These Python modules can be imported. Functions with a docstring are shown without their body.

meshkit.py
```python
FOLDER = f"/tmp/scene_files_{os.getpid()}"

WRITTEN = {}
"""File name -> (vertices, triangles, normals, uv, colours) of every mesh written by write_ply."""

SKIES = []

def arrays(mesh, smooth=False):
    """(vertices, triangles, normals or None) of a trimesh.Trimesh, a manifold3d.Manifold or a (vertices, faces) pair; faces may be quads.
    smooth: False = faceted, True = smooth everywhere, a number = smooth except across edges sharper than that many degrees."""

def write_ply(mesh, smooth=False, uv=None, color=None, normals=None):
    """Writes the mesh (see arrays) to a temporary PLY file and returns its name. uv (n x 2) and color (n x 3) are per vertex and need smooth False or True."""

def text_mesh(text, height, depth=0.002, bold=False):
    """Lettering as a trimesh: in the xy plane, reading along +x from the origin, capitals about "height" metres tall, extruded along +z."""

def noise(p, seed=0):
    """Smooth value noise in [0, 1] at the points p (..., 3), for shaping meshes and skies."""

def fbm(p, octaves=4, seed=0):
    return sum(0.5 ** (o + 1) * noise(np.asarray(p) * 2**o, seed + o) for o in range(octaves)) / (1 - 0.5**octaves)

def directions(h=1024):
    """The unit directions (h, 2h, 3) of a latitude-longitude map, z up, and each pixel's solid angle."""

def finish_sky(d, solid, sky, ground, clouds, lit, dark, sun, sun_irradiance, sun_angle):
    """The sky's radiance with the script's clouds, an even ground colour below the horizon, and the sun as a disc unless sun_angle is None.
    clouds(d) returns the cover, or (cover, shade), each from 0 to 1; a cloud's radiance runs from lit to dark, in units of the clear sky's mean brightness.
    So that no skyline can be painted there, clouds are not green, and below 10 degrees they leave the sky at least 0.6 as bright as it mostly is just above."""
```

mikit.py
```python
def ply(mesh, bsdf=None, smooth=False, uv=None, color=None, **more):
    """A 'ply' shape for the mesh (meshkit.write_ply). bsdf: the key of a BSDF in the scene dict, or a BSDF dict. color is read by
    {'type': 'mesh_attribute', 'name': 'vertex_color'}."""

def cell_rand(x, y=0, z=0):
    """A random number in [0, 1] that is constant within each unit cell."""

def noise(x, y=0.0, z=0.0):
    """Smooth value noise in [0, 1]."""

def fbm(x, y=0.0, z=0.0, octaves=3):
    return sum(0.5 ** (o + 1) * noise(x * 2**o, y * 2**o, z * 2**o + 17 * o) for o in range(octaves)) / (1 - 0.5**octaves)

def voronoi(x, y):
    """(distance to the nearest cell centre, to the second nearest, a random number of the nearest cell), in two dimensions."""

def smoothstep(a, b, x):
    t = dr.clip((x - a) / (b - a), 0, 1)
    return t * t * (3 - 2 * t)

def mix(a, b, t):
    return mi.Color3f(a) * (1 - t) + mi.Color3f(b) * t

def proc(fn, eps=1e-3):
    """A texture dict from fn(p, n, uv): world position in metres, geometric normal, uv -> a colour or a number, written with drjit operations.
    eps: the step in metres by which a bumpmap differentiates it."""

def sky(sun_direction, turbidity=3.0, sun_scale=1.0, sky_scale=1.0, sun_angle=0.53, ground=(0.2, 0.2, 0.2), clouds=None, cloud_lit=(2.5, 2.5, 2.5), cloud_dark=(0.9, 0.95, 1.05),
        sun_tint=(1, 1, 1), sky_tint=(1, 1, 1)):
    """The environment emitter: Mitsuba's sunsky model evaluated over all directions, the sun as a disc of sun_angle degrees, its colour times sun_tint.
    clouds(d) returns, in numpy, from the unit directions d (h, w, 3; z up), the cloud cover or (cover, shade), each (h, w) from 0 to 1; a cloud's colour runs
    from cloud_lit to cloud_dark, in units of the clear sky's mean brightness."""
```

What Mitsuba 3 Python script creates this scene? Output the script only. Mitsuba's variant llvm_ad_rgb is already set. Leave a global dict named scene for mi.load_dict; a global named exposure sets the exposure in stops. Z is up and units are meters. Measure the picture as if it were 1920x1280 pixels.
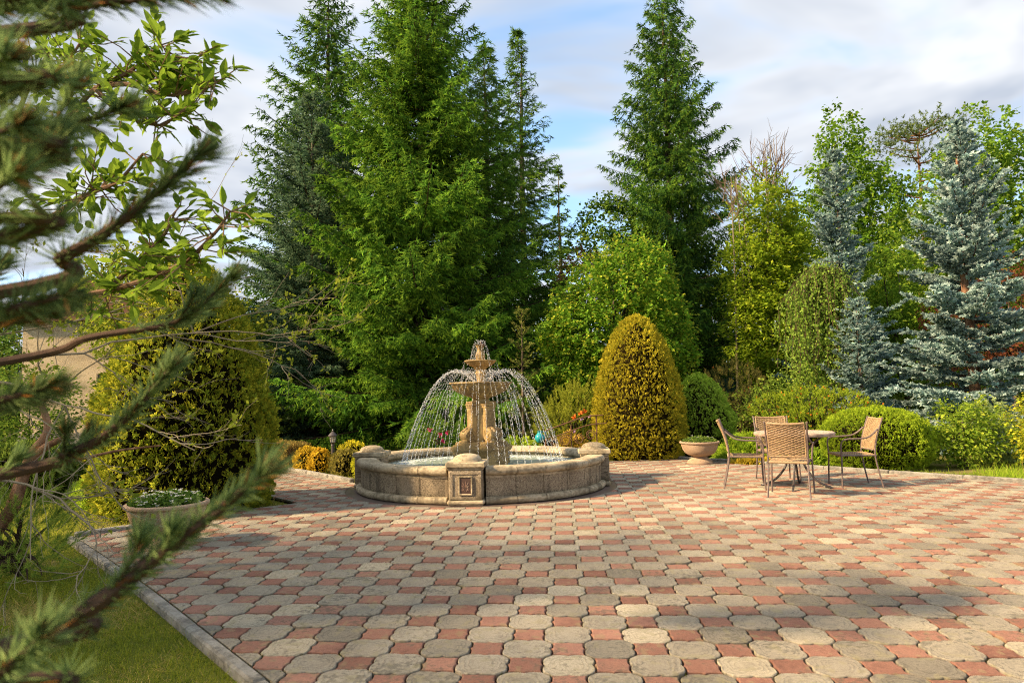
import math
import numpy as np
import drjit as dr
import trimesh
import mitsuba as mi
import mikit
import meshkit
from shapely.geometry import Polygon, Point, MultiPolygon, box
from shapely.ops import triangulate as _tri
from mikit import proc, noise, fbm, smoothstep, mix, cell_rand, voronoi

T = mi.ScalarTransform4f
PI = math.pi
scene, labels = {'type': 'scene'}, {}
exposure = 3.38

# ------------------------------------------------------------------ camera, sky, light
EYE = np.array([0, 0, 1.37])
PITCH, ROLL = 0.0768, -0.0193
_f = np.array([0, math.cos(PITCH), math.sin(PITCH)])
_u = np.array([math.sin(-ROLL), -math.sin(PITCH) * math.cos(ROLL), math.cos(PITCH) * math.cos(ROLL)])
scene['camera'] = {'type': 'thinlens', 'fov_axis': 'x', 'fov': 2 * math.degrees(math.atan(960 / 1283)),
                   'aperture_radius': 0.0026, 'focus_distance': 10.0, 'near_clip': 0.05, 'far_clip': 3000.0,
                   'to_world': T().look_at(origin=EYE.tolist(), target=(EYE + _f).tolist(), up=_u.tolist())}


def cloud_fn(d):
    q = d[..., :2] / (np.abs(d[..., 2:3]) + 0.16)
    p3 = np.concatenate([q, np.zeros_like(q[..., :1])], -1)
    warp = np.stack([meshkit.fbm(p3 * 1.3 + 3.1, 3, 5), meshkit.fbm(p3 * 1.3 + 8.4, 3, 6), np.zeros(d.shape[:2])], -1) - 0.5
    n = meshkit.fbm((p3 + 0.7 * warp) * np.array([1.6, 2.6, 1]) + 11.7, 6, 2)
    fine = meshkit.fbm((p3 + 0.5 * warp) * np.array([5.0, 7.5, 1]) + 2.3, 4, 12)
    az = np.arctan2(d[..., 0], d[..., 1])
    el = np.arcsin(np.clip(d[..., 2], -1, 1))
    blue = np.exp(-((az - 0.07) / 0.13) ** 2 - ((el - 0.33) / 0.17) ** 2)
    c = np.clip((n + 0.42 * (fine - 0.5) - 0.225 - 0.17 * blue) / 0.32, 0, 1)
    c = c * c * (3 - 2 * c) * 0.92 + 0.08
    sh = np.clip((0.6 * meshkit.fbm((p3 + 0.6 * warp) * 2.1 + 29.0, 5, 7) + 0.4 * fine - 0.36) / 0.26, 0, 1)
    return c, sh


SUN = (-1.4, -0.42, 0.95)
scene['sky'] = mikit.sky(SUN, turbidity=3.0, sun_scale=0.78, sky_scale=1.0, sun_angle=3.5, ground=(0.12, 0.13, 0.07), clouds=cloud_fn,
                         cloud_lit=(1.22, 1.25, 1.30), cloud_dark=(.74, .82, .96), sun_tint=(1.0, 0.94, 0.85))

# ------------------------------------------------------------------ materials


def principled(color, rough=0.7, spec=0.3, **k):
    c = color if isinstance(color, dict) else {'type': 'rgb', 'value': list(color)}
    return {'type': 'principled', 'base_color': c, 'roughness': rough, 'specular': spec, **k}


VC = {'type': 'mesh_attribute', 'name': 'vertex_color'}
scene['leaf'] = {'type': 'principledthin', 'base_color': VC, 'roughness': 0.55, 'diff_trans': 1.0, 'eta': 1.35}
scene['needle'] = {'type': 'principledthin', 'base_color': VC, 'roughness': 0.6, 'diff_trans': 0.9, 'eta': 1.3}
scene['petal'] = {'type': 'twosided', 'bsdf': {'type': 'diffuse', 'reflectance': VC}}


def bark_fn(c1, c2, s):
    def f(p, n, uv):
        v = fbm(p.x * 14 * s, p.y * 14 * s, p.z * 3.5 * s, 4)
        return mix(c1, c2, smoothstep(0.3, 0.7, v))
    return f


def bump(tex, scale, bsdf, eps=1e-3):
    return {'type': 'bumpmap', 'arbitrary': proc(tex, eps), 'scale': scale, 'bsdf': bsdf}


scene['bark'] = {'type': 'twosided', 'bsdf': principled(proc(bark_fn((.05, .038, .028), (.16, .12, .09), 1)), .9, .1)}
scene['bark_red'] = {'type': 'twosided', 'bsdf': principled(proc(bark_fn((.10, .05, .03), (.30, .17, .10), 1)), .9, .1)}
scene['bark_grey'] = {'type': 'twosided', 'bsdf': principled(proc(bark_fn((.16, .13, .10), (.34, .28, .21), 3)), .9, .1)}

PP = 0.2206
GA = 0.0686
GC = np.array([math.sin(GA), math.cos(GA)])
GR = np.array([math.cos(GA), -math.sin(GA)])
OA, OB = -0.954, 16.30


def grid_uv(p):
    return (p.x * GR[0] + p.y * GR[1]) / PP - OA, (p.x * GC[0] + p.y * GC[1]) / PP - OB


def paver_col(p, n, uv):
    t = uv.x
    red = uv.y > 0.5
    n1 = fbm(p.x * 5, p.y * 5, 3.0, 3)
    n2 = fbm(p.x * 46, p.y * 46, 1.0, 3)
    n3 = noise(p.x * 230, p.y * 230, 0.0)
    n4 = fbm(p.x * 0.9 + 7, p.y * 0.9, 4.0, 3)
    u, v = grid_uv(p)
    du, dv = u - dr.round(u), v - dr.round(v)
    dark = smoothstep(0.0, 0.35, t)
    g = mix((.20, .183, .15), (.285, .26, .212), dark)
    g = mix(g, (.40, .36, .275), smoothstep(.78, 1.0, t))
    r = mix((.20, .10, .075), (.31, .165, .125), t)
    c = dr.select(red, r, g)
    rr = dr.power(dr.power(dr.abs(du), 3) + dr.power(dr.abs(dv), 3), 1 / 3.0)
    w = fbm(p.x * 26, p.y * 26, 0.0, 2)
    line = smoothstep(.45, .95, dr.sin(rr * 52 + w * 7.0)) * smoothstep(.12, .3, rr)
    c = c * (1 - .22 * line * dr.select(red, 0.25, 1.0))
    c = c * (0.55 + 0.55 * n1 + 0.42 * (n2 - 0.35)) * (0.84 + 0.32 * n3)
    stain = smoothstep(.52, .8, n2 * .55 + n1 * .5)
    c = mix(c, (.075, .07, .052), stain * .7)
    c = mix(c, c * 1.25, smoothstep(.45, .7, n4))
    lich = smoothstep(.66, .74, fbm(p.x * 21 + 3, p.y * 21, 9.0, 2))
    c = mix(c, (.24, .22, .12), lich * .35)
    return c * mi.Color3f(.97, .93, .86)


def paver_h(p, n, uv):
    u, v = grid_uv(p)
    du, dv = u - dr.round(u), v - dr.round(v)
    rr = dr.power(dr.power(dr.abs(du), 3) + dr.power(dr.abs(dv), 3), 1 / 3.0)
    w = fbm(p.x * 26, p.y * 26, 0.0, 2)
    groove = dr.sin(rr * 52 + w * 7.0)
    amount = smoothstep(.12, .3, rr)
    fine = noise(p.x * 260, p.y * 260, 0.0) * .8 + fbm(p.x * 60, p.y * 60, 2.0, 2)
    return dr.select(uv.y > 0.5, 0.25, 1.0) * groove * amount * .5 + fine * .9


scene['paver'] = bump(paver_h, 0.002, principled(proc(paver_col), .82, .25), 1.5e-3)


def bed_col(p, n, uv):
    a = fbm(p.x * 3, p.y * 3, 0.0, 3)
    b = fbm(p.x * 40, p.y * 40, 0.0, 2)
    c = mix((.014, .011, .008), (.04, .031, .02), b)
    return mix(c, (.045, .055, .014), smoothstep(.5, .66, a) * smoothstep(.35, .6, b))


scene['bed'] = {'type': 'diffuse', 'reflectance': proc(bed_col)}


def lawn_col(p, n, uv):
    a = fbm(p.x * 1.3, p.y * 1.3, 0.0, 3)
    b = fbm(p.x * 14, p.y * 14, 0.0, 3)
    c = mix((.07, .095, .018), (.16, .165, .03), b)
    c = mix(c, (.20, .165, .07), smoothstep(.5, .7, a) * .8)
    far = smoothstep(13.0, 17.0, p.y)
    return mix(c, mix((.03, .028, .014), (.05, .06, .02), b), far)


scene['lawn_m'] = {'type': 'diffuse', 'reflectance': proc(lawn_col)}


def stone_col(base, dark, scale=1.0, streak=0.5):
    def f(p, n, uv):
        a = fbm(p.x * 3.1 * scale, p.y * 3.1 * scale, p.z * 3.1, 4)
        b = fbm(p.x * 40, p.y * 40, p.z * 40, 3)
        s = noise(p.x * 260, p.y * 260, p.z * 260)
        st = fbm(p.x * 11, p.y * 11, p.z * 1.2, 3)
        c = mix(dark, base, smoothstep(.3, .62, a * .6 + b * .4))
        c = mix(c, mi.Color3f(dark) * .6, smoothstep(.52, .75, st) * streak)
        return c * (.72 + .5 * s * .6 + .25 * b)
    return f


def grain_h(p, n, uv):
    return noise(p.x * 300, p.y * 300, p.z * 300) + .8 * fbm(p.x * 70, p.y * 70, p.z * 70, 2)


scene['cast_stone'] = bump(grain_h, 0.0008, principled(proc(stone_col((.42, .345, .225), (.20, .16, .10), 1.3, .7)), .75, .3))
scene['gold_stone'] = bump(grain_h, 0.0008, principled(proc(stone_col((.37, .255, .10), (.16, .105, .045), 2, .5)), .6, .4))
scene['grey_stone'] = bump(grain_h, 0.0009, principled(proc(stone_col((.27, .25, .21), (.13, .12, .10), 1.6, .5)), .85, .2))


def pebble_col(p, n, uv):
    ang = dr.atan2(p.x + .494, p.y - 10.54) * 1.8
    d1, d2, w = voronoi(ang * 95, p.z * 95)
    a = fbm(p.x * 4, p.y * 4, p.z * 4, 3)
    c = mix((.19, .145, .09), (.42, .34, .235), w)
    c = mix(c, (.06, .045, .03), smoothstep(.62, .82, d1))
    st = fbm(ang * 9, p.z * 1.3, 0.0, 3)
    c = c * (.78 + .4 * cell_rand(dr.floor(ang * 2.45)))
    damp = smoothstep(.17, .02, p.z + .12 * (fbm(ang * 5, p.z * 5, 7.0, 3) - .5))
    c = mix(c, c * mi.Color3f(.5, .5, .44), damp)
    return c * (.62 + .55 * a) * (1 - .4 * smoothstep(.5, .72, st))


def pebble_h(p, n, uv):
    ang = dr.atan2(p.x + .494, p.y - 10.54) * 1.8
    d1, d2, w = voronoi(ang * 95, p.z * 95)
    return 1 - d1


scene['pebble'] = bump(pebble_h, 0.003, principled(proc(pebble_col), .8, .25), 2e-3)


def ring_col(p, n, uv):
    a = fbm(p.x * 2.2, p.y * 2.2, 0.0, 4)
    b = fbm(p.x * 30, p.y * 30, 0.0, 3)
    return mix((.075, .055, .045), (.17, .125, .10), a * .6 + b * .4)


scene['wet_concrete'] = principled(proc(ring_col), .45, .4)


def planter_col(p, n, uv):
    a = fbm(p.x * 6, p.y * 6, p.z * 6, 4)
    s = noise(p.x * 330, p.y * 330, p.z * 330)
    c = mix((.25, .165, .10), (.43, .31, .21), a)
    return c * (.7 + .6 * s)


scene['planter_stone'] = bump(grain_h, 0.0009, principled(proc(planter_col), .8, .25))
scene['soil'] = {'type': 'diffuse', 'reflectance': proc(lambda p, n, uv: mix((.02, .015, .01), (.06, .045, .03), fbm(p.x * 50, p.y * 50, p.z * 50, 3)))}


def water_col(p, n, uv):
    r = dr.sqrt(dr.square(p.x + .494) + dr.square(p.y - 10.54))
    a = fbm(p.x * 7, p.y * 7, 0.0, 3)
    b = fbm(p.x * 26, p.y * 26, 0.0, 3)
    foam = smoothstep(.2, .05, dr.abs(r - 1.24) - .06) * smoothstep(.42, .6, b)
    c = mix((.17, .22, .18), (.30, .36, .31), a)
    return mix(c, (.75, .80, .80), foam * .8)


def water_h(p, n, uv):
    r = dr.sqrt(dr.square(p.x + .494) + dr.square(p.y - 10.54))
    return fbm(p.x * 9, p.y * 9, 0.0, 3) + .4 * noise(p.x * 40, p.y * 40, 1.0)


scene['pool_water'] = bump(water_h, 0.03, principled(proc(water_col), .06, .6), 4e-3)
scene['drop'] = {
    'type': 'principled', 'base_color': {'type': 'rgb', 'value': [.95, .97, .98]}, 'roughness': .12, 'spec_trans': .22, 'eta': 1.33}
scene['iron'] = principled((.055, .045, .042), .45, .5)
scene['rust_iron'] = principled(proc(lambda p, n, uv: mix((.05, .03, .02), (.20, .09, .045), fbm(p.x * 40, p.y * 40, p.z * 40, 3))), .7, .3)
scene['bronze_frame'] = principled(proc(lambda p, n, uv: mix((.10, .07, .06), (.17, .125, .11), fbm(p.x * 30, p.y * 30, p.z * 30, 2))), .5, .5)


def wicker_col(p, n, uv):
    a = fbm(p.x * 60, p.y * 60, p.z * 60, 2)
    return mix((.22, .135, .07), (.43, .30, .165), a)


scene['wicker'] = {'type': 'twosided', 'bsdf': principled(proc(wicker_col), .55, .4)}
scene['wicker_shade'] = {'type': 'twosided', 'bsdf': principled(proc(lambda p, n, uv: mix((.15, .09, .05), (.30, .20, .12), fbm(p.x * 60, p.y * 60, p.z * 60, 2))), .6, .3)}
scene['table_stone'] = principled(proc(stone_col((.44, .33, .25), (.26, .18, .13), 3, .2)), .6, .35)
scene['bronze_plaque'] = principled((.075, .04, .028), .5, .5)
scene['relief_bronze'] = principled((.20, .115, .075), .45, .5)
scene['lamp_glass'] = principled((.45, .42, .34), .2, .5)
scene['teal_glaze'] = principled((.01, .27, .31), .15, .6, clearcoat=.8)
scene['beige_wall'] = principled(proc(stone_col((.52, .42, .27), (.38, .30, .19), .4, .1)), .9, .1)
scene['roof_brown'] = principled((.16, .08, .05), .8, .2)
scene['fence_green'] = principled(proc(lambda p, n, uv: mix((.012, .045, .028), (.02, .07, .04), noise(p.x * 3, p.y * 3, p.z * 3))), .5, .4)

# ------------------------------------------------------------------ registration helpers


def put(key, mesh, bsdf, smooth=False, color=None, uv=None, to_world=None):
    k, i = key, 0
    while k in scene:
        i += 1
        k = f'{key}_{i:03d}'
    d = mesh if isinstance(mesh, dict) else mikit.ply(mesh, bsdf, smooth=smooth, color=color, uv=uv)
    if to_world is not None:
        d = {**d, 'to_world': to_world}
    scene[k] = d
    return k


_used = set()


def thing(name, label, cat, group=None):
    k, i = name, 0
    while k in labels or k in _used:
        i += 1
        k = f'{name}_{i:03d}'
    _used.add(k)
    labels[k] = {'label': label, 'category': cat}
    if group:
        labels[k]['group'] = group
    return k


def structure(key, label=None):
    labels[key] = {'kind': 'structure'}
    if label:
        labels[key]['label'] = label


def unit(v):
    return v / np.maximum(np.linalg.norm(v, axis=-1, keepdims=True), 1e-9)


class Bag:
    """Collects coloured triangles."""

    def __init__(self):
        self.v, self.f, self.c, self.n, self.gain = [], [], [], 0, 1.0

    def add(self, v, f, c):
        c = np.broadcast_to(np.asarray(c, float), v.shape)
        self.v.append(v)
        self.f.append(f + self.n)
        self.c.append(c)
        self.n += len(v)

    def kites(self, b, d, s, L, W, c0, c1, mid=.42, fold=0.0):
        """flat four-cornered blades: base b, direction d, side s"""
        N = len(b)
        L = np.broadcast_to(np.asarray(L, float), N)[:, None]
        W = np.broadcast_to(np.asarray(W, float), N)[:, None]
        nn = np.cross(d, s)
        m = b + d * L * mid - nn * L * fold
        v = np.stack([b, m + s * W * .5, b + d * L, m - s * W * .5], 1)
        f = np.arange(N)[:, None, None] * 4 + np.array([[0, 1, 2], [0, 2, 3]])
        c0, c1 = np.broadcast_to(c0, (N, 3)), np.broadcast_to(c1, (N, 3))
        c0, c1 = c0 * self.gain, c1 * self.gain
        cm = (c0 + c1) / 2
        self.add(v.reshape(-1, 3), f.reshape(-1, 3), np.clip(np.stack([c0, cm, c1, cm], 1).reshape(-1, 3), .002, .95))

    def spikes(self, b, d, s, L, W, c0, c1):
        N = len(b)
        L = np.broadcast_to(np.asarray(L, float), N)[:, None]
        W = np.broadcast_to(np.asarray(W, float), N)[:, None]
        v = np.stack([b - s * W * .5, b + s * W * .5, b + d * L], 1)
        f = np.arange(N)[:, None] * 3 + np.arange(3)
        c0, c1 = np.broadcast_to(c0, (N, 3)) * self.gain, np.broadcast_to(c1, (N, 3)) * self.gain
        self.add(v.reshape(-1, 3), f, np.clip(np.stack([c0, c0, c1], 1).reshape(-1, 3), .002, .95))

    def tube(self, pts, rad, sides=5, color=(.1, .07, .05)):
        v, f = tube(pts, rad, sides)
        self.add(v, f, color)

    def arrays(self):
        return np.concatenate(self.v), np.concatenate(self.f), np.concatenate(self.c)

    def put(self, key, bsdf, to_world=None):
        v, f, c = self.arrays()
        return put(key, (v, f), bsdf, color=c, to_world=to_world)


def tube(pts, rad, sides=6, caps=True):
    pts = np.asarray(pts, float)
    n = len(pts)
    rad = np.broadcast_to(np.asarray(rad, float), n)
    t = unit(np.gradient(pts, axis=0))
    ref = np.array([0, 0, 1.0]) if abs(t[0][2]) < .9 else np.array([1.0, 0, 0])
    x = unit(np.cross(t[0], ref))
    X = [x]
    for i in range(1, n):
        x = X[-1] - t[i] * (X[-1] @ t[i])
        X.append(unit(x))
    X = np.array(X)
    Y = np.cross(t, X)
    a = np.arange(sides) * 2 * PI / sides
    v = pts[:, None] + rad[:, None, None] * (np.cos(a)[None, :, None] * X[:, None] + np.sin(a)[None, :, None] * Y[:, None])
    v = v.reshape(-1, 3)
    i, j = np.meshgrid(np.arange(n - 1), np.arange(sides), indexing='ij')
    p, q = i * sides + j, i * sides + (j + 1) % sides
    f = np.stack([np.stack([p, q, q + sides], -1), np.stack([p, q + sides, p + sides], -1)], 2).reshape(-1, 3)
    if caps:
        m = len(v)
        v = np.vstack([v, pts[:1], pts[-1:]])
        j = np.arange(sides)
        f = np.vstack([f, np.stack([(j + 1) % sides, j, j * 0 + m], 1), np.stack([(n - 1) * sides + j, (n - 1) * sides + (j + 1) % sides, j * 0 + m + 1], 1)])
    return v, f


def cat(*ms):
    V, F, n = [], [], 0
    for v, f in ms:
        v, f = np.asarray(v, float), np.asarray(f, int)
        if f.shape[1] == 4:
            f = np.vstack([f[:, [0, 1, 2]], f[:, [0, 2, 3]]])
        V.append(v)
        F.append(f + n)
        n += len(v)
    return np.vstack(V), np.vstack(F)


def spline(pts, n=24):
    pts = np.asarray(pts, float)
    P = np.vstack([2 * pts[0] - pts[1], pts, 2 * pts[-1] - pts[-2]])
    out = []
    m = len(pts) - 1
    for k in np.linspace(0, m, n):
        i = min(int(k), m - 1)
        t = k - i
        a, b, c, d = P[i:i + 4]
        out.append(.5 * ((2 * b) + (-a + c) * t + (2 * a - 5 * b + 4 * c - d) * t * t + (-a + 3 * b - 3 * c + d) * t ** 3))
    return np.array(out)


def lathe(profile, n=48, a0=0.0, a1=2 * PI, mod=None):
    """profile: (r, z) pairs from bottom to top, outside on the right"""
    pr = np.asarray(profile, float)
    full = abs(a1 - a0 - 2 * PI) < 1e-6
    a = np.linspace(a0, a1, n + 1)
    if full:
        a = a[:-1]
    r = pr[None, :, 0] * np.ones((len(a), 1))
    if mod is not None:
        r = r * mod(a[:, None], pr[None, :, 1])
    v = np.stack([r * np.cos(a)[:, None], r * np.sin(a)[:, None], np.broadcast_to(pr[None, :, 1], r.shape)], -1)
    m = len(pr)
    i, j = np.meshgrid(np.arange(len(a) if full else n), np.arange(m - 1), indexing='ij')
    p, q = i * m + j, ((i + 1) % len(a)) * m + j
    f = np.stack([np.stack([p, q, q + 1], -1), np.stack([p, q + 1, p + 1], -1)], 2).reshape(-1, 3)
    return v.reshape(-1, 3), f


def ear(poly):
    """triangulate a shapely polygon -> 2-D vertices, faces"""
    v, f = trimesh.creation.triangulate_polygon(poly, engine='earcut')
    return np.asarray(v), np.asarray(f)


def swept(profile, a0, a1, n=5):
    pr = np.asarray(profile, float)
    m = len(pr)
    a = np.linspace(a0, a1, n + 1)
    v = np.stack([pr[None, :, 0] * np.cos(a)[:, None], pr[None, :, 0] * np.sin(a)[:, None], np.broadcast_to(pr[None, :, 1], (n + 1, m))], -1).reshape(-1, 3)
    i, j = np.meshgrid(np.arange(n), np.arange(m), indexing='ij')
    p, q = i * m + j, (i + 1) * m + j
    p2, q2 = i * m + (j + 1) % m, (i + 1) * m + (j + 1) % m
    f = np.stack([np.stack([p, q, q2], -1), np.stack([p, q2, p2], -1)], 2).reshape(-1, 3)
    ev, ef = ear(Polygon(pr))
    idx = np.array([int(np.argmin(((pr - x) ** 2).sum(1))) for x in ev])
    e0 = idx[ef]
    f = np.vstack([f, e0, e0[:, ::-1] + n * m])
    t = trimesh.Trimesh(v, f, process=False)
    t.fix_normals()
    return np.asarray(t.vertices), np.asarray(t.faces)


def rbox(sx, sy, sz, r=.01, c=(0, 0, 0)):
    """box with chamfered edges"""
    import manifold3d as m3
    h = np.array([sx, sy, sz]) / 2
    r = min(r, *(h * .9))
    pts = []
    for s in np.array(np.meshgrid([-1, 1], [-1, 1], [-1, 1])).T.reshape(-1, 3):
        for k in range(3):
            q = s * (h - r)
            q[k] = s[k] * h[k]
            pts.append(q)
    hull = trimesh.Trimesh(pts).convex_hull
    return np.asarray(hull.vertices) + np.asarray(c), np.asarray(hull.faces)


def extrude(poly, z0, z1, ch=0.0):
    """extruded polygon, optional chamfer on the top edge"""
    if ch <= 0:
        t = trimesh.creation.extrude_polygon(poly, z1 - z0, engine='earcut')
        return np.asarray(t.vertices) + [0, 0, z0], np.asarray(t.faces)
    t = trimesh.creation.extrude_polygon(poly, z1 - z0 - ch, engine='earcut')
    top = trimesh.creation.extrude_polygon(poly.buffer(-ch, join_style=2), ch, engine='earcut')
    return cat((np.asarray(t.vertices) + [0, 0, z0], t.faces), (np.asarray(top.vertices) + [0, 0, z1 - ch], top.faces))


def xf(m, loc=(0, 0, 0), rz=0.0, s=1.0):
    v = np.asarray(m[0], float) * s
    c, q = math.cos(rz), math.sin(rz)
    v = np.stack([v[:, 0] * c - v[:, 1] * q, v[:, 0] * q + v[:, 1] * c, v[:, 2]], 1) + np.asarray(loc, float)
    return v, m[1]


# ------------------------------------------------------------------ ground, paving
FC = np.array([-.494, 10.54])          # fountain centre
PLAZA = Polygon([(1.72, -.05), (-.30, 2.39), (-1.23, 3.46), (-2.66, 5.11), (-4.12, 6.71), (-4.51, 7.12), (-4.19, 7.47), (-3.41, 8.71), (-2.87, 9.15),
                 (-3.73, 10.09), (-7.6, 14.3), (-7.1, 16.8), (-5.13, 14.32), (-2.54, 11.12), (-1.3, 11.7), (.75, 11.95), (1.55, 13.75), (3.2, 14.15), (3.91, 13.33), (7.1, 9.68),
                 (10.0, 6.36), (15.5, .1)])
RING = Point(*FC).buffer(2.03, 64)
g = np.linspace(-1, 1, 60)
gx, gy = np.meshgrid(np.sign(g) * np.abs(g) ** 2.2 * 900, np.sign(g) * np.abs(g) ** 2.2 * 900 + 8)
gv = np.stack([gx.ravel(), gy.ravel(), np.full(gx.size, -.045)], 1)
i, j = np.meshgrid(np.arange(59), np.arange(59), indexing='ij')
q = i * 60 + j
gf = np.stack([np.stack([q, q + 1, q + 61], -1), np.stack([q, q + 61, q + 60], -1)], 2).reshape(-1, 3)
put('ground', (gv, gf), 'lawn_m')
structure('ground', 'mown lawn and soil around the paved terrace')

v, f = ear(PLAZA.difference(Point(*FC).buffer(1.6, 32)))
put('plaza', (np.c_[v, np.full(len(v), -.026)], f), 'bed')
structure('plaza', 'terrace paved in grey and red concrete pavers')

E_ = .078


def paver_ring(red, k, var=0):
    """outline of one paver about its centre, k points along each wavy side"""
    h = PP * (.5 - E_)
    t = np.linspace(0, 1, k + 1)[:-1]
    off = PP * (-.040 * np.abs(np.sin(2 * PI * t)) ** .6 + .012 * np.exp(-((t - .5) / .05) ** 2))
    pts = []
    for s in range(4):
        a = np.array([math.cos(s * PI / 2), math.sin(s * PI / 2)])
        b = np.array([-a[1], a[0]])
        for tt, o in zip(t, off):
            if red:
                pts.append(a * (h + o) + b * h * (2 * tt - 1))
            else:
                pts.append(a * (PP - h - o) + b * h * (2 * tt - 1))
        if not red:
            pts.append(a * (PP - h) + b * h)
    return np.array(pts)


def paver_shape(red, k, gap=.0055):
    p = Polygon(paver_ring(red, k)).buffer(0).buffer(-gap, join_style=2)
    if p.geom_type != 'Polygon':
        p = max(p.geoms, key=lambda z: z.area)
    return p


def slab(poly, inset=.0045, drop=.004, depth=.03, z=0.0):
    """top face, worn edge and sides of one paver"""
    if poly.is_empty:
        return None
    pts = np.array(poly.exterior.coords)[:-1]
    n = len(pts)
    c = pts.mean(0)
    d = unit(c - pts)
    # inset along the inward normal
    e0, e1 = pts - np.roll(pts, 1, 0), np.roll(pts, -1, 0) - pts
    nn = unit(unit(np.c_[-e0[:, 1], e0[:, 0]]) + unit(np.c_[-e1[:, 1], e1[:, 0]]))
    if not poly.exterior.is_ccw:
        nn = -nn
    top = pts + nn * inset
    tp = Polygon(top)
    if not tp.is_valid or tp.area < .2 * poly.area:
        top = pts + d * inset
        tp = Polygon(top)
    ev, ef = ear(tp if tp.is_valid else Polygon(pts))
    idx = np.array([int(np.argmin(((top - x) ** 2).sum(1))) for x in ev])
    f = [idx[ef]]
    i = np.arange(n)
    j = (i + 1) % n
    if not poly.exterior.is_ccw:
        i, j = j, i
    for lev in (0, 1):
        a, b = lev * n, (lev + 1) * n
        f += [np.stack([i + b, j + b, j + a], 1), np.stack([i + b, j + a, i + a], 1)]
    v = np.vstack([np.c_[top, np.full(n, z)], np.c_[pts, np.full(n, z - drop)], np.c_[pts, np.full(n, z - depth)]])
    f = np.vstack(f)
    a = np.cross(v[f[:, 1]] - v[f[:, 0]], v[f[:, 2]] - v[f[:, 0]])
    flip = (a[:, 2] < -1e-12)
    f[flip] = f[flip][:, ::-1]
    return v, f


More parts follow.
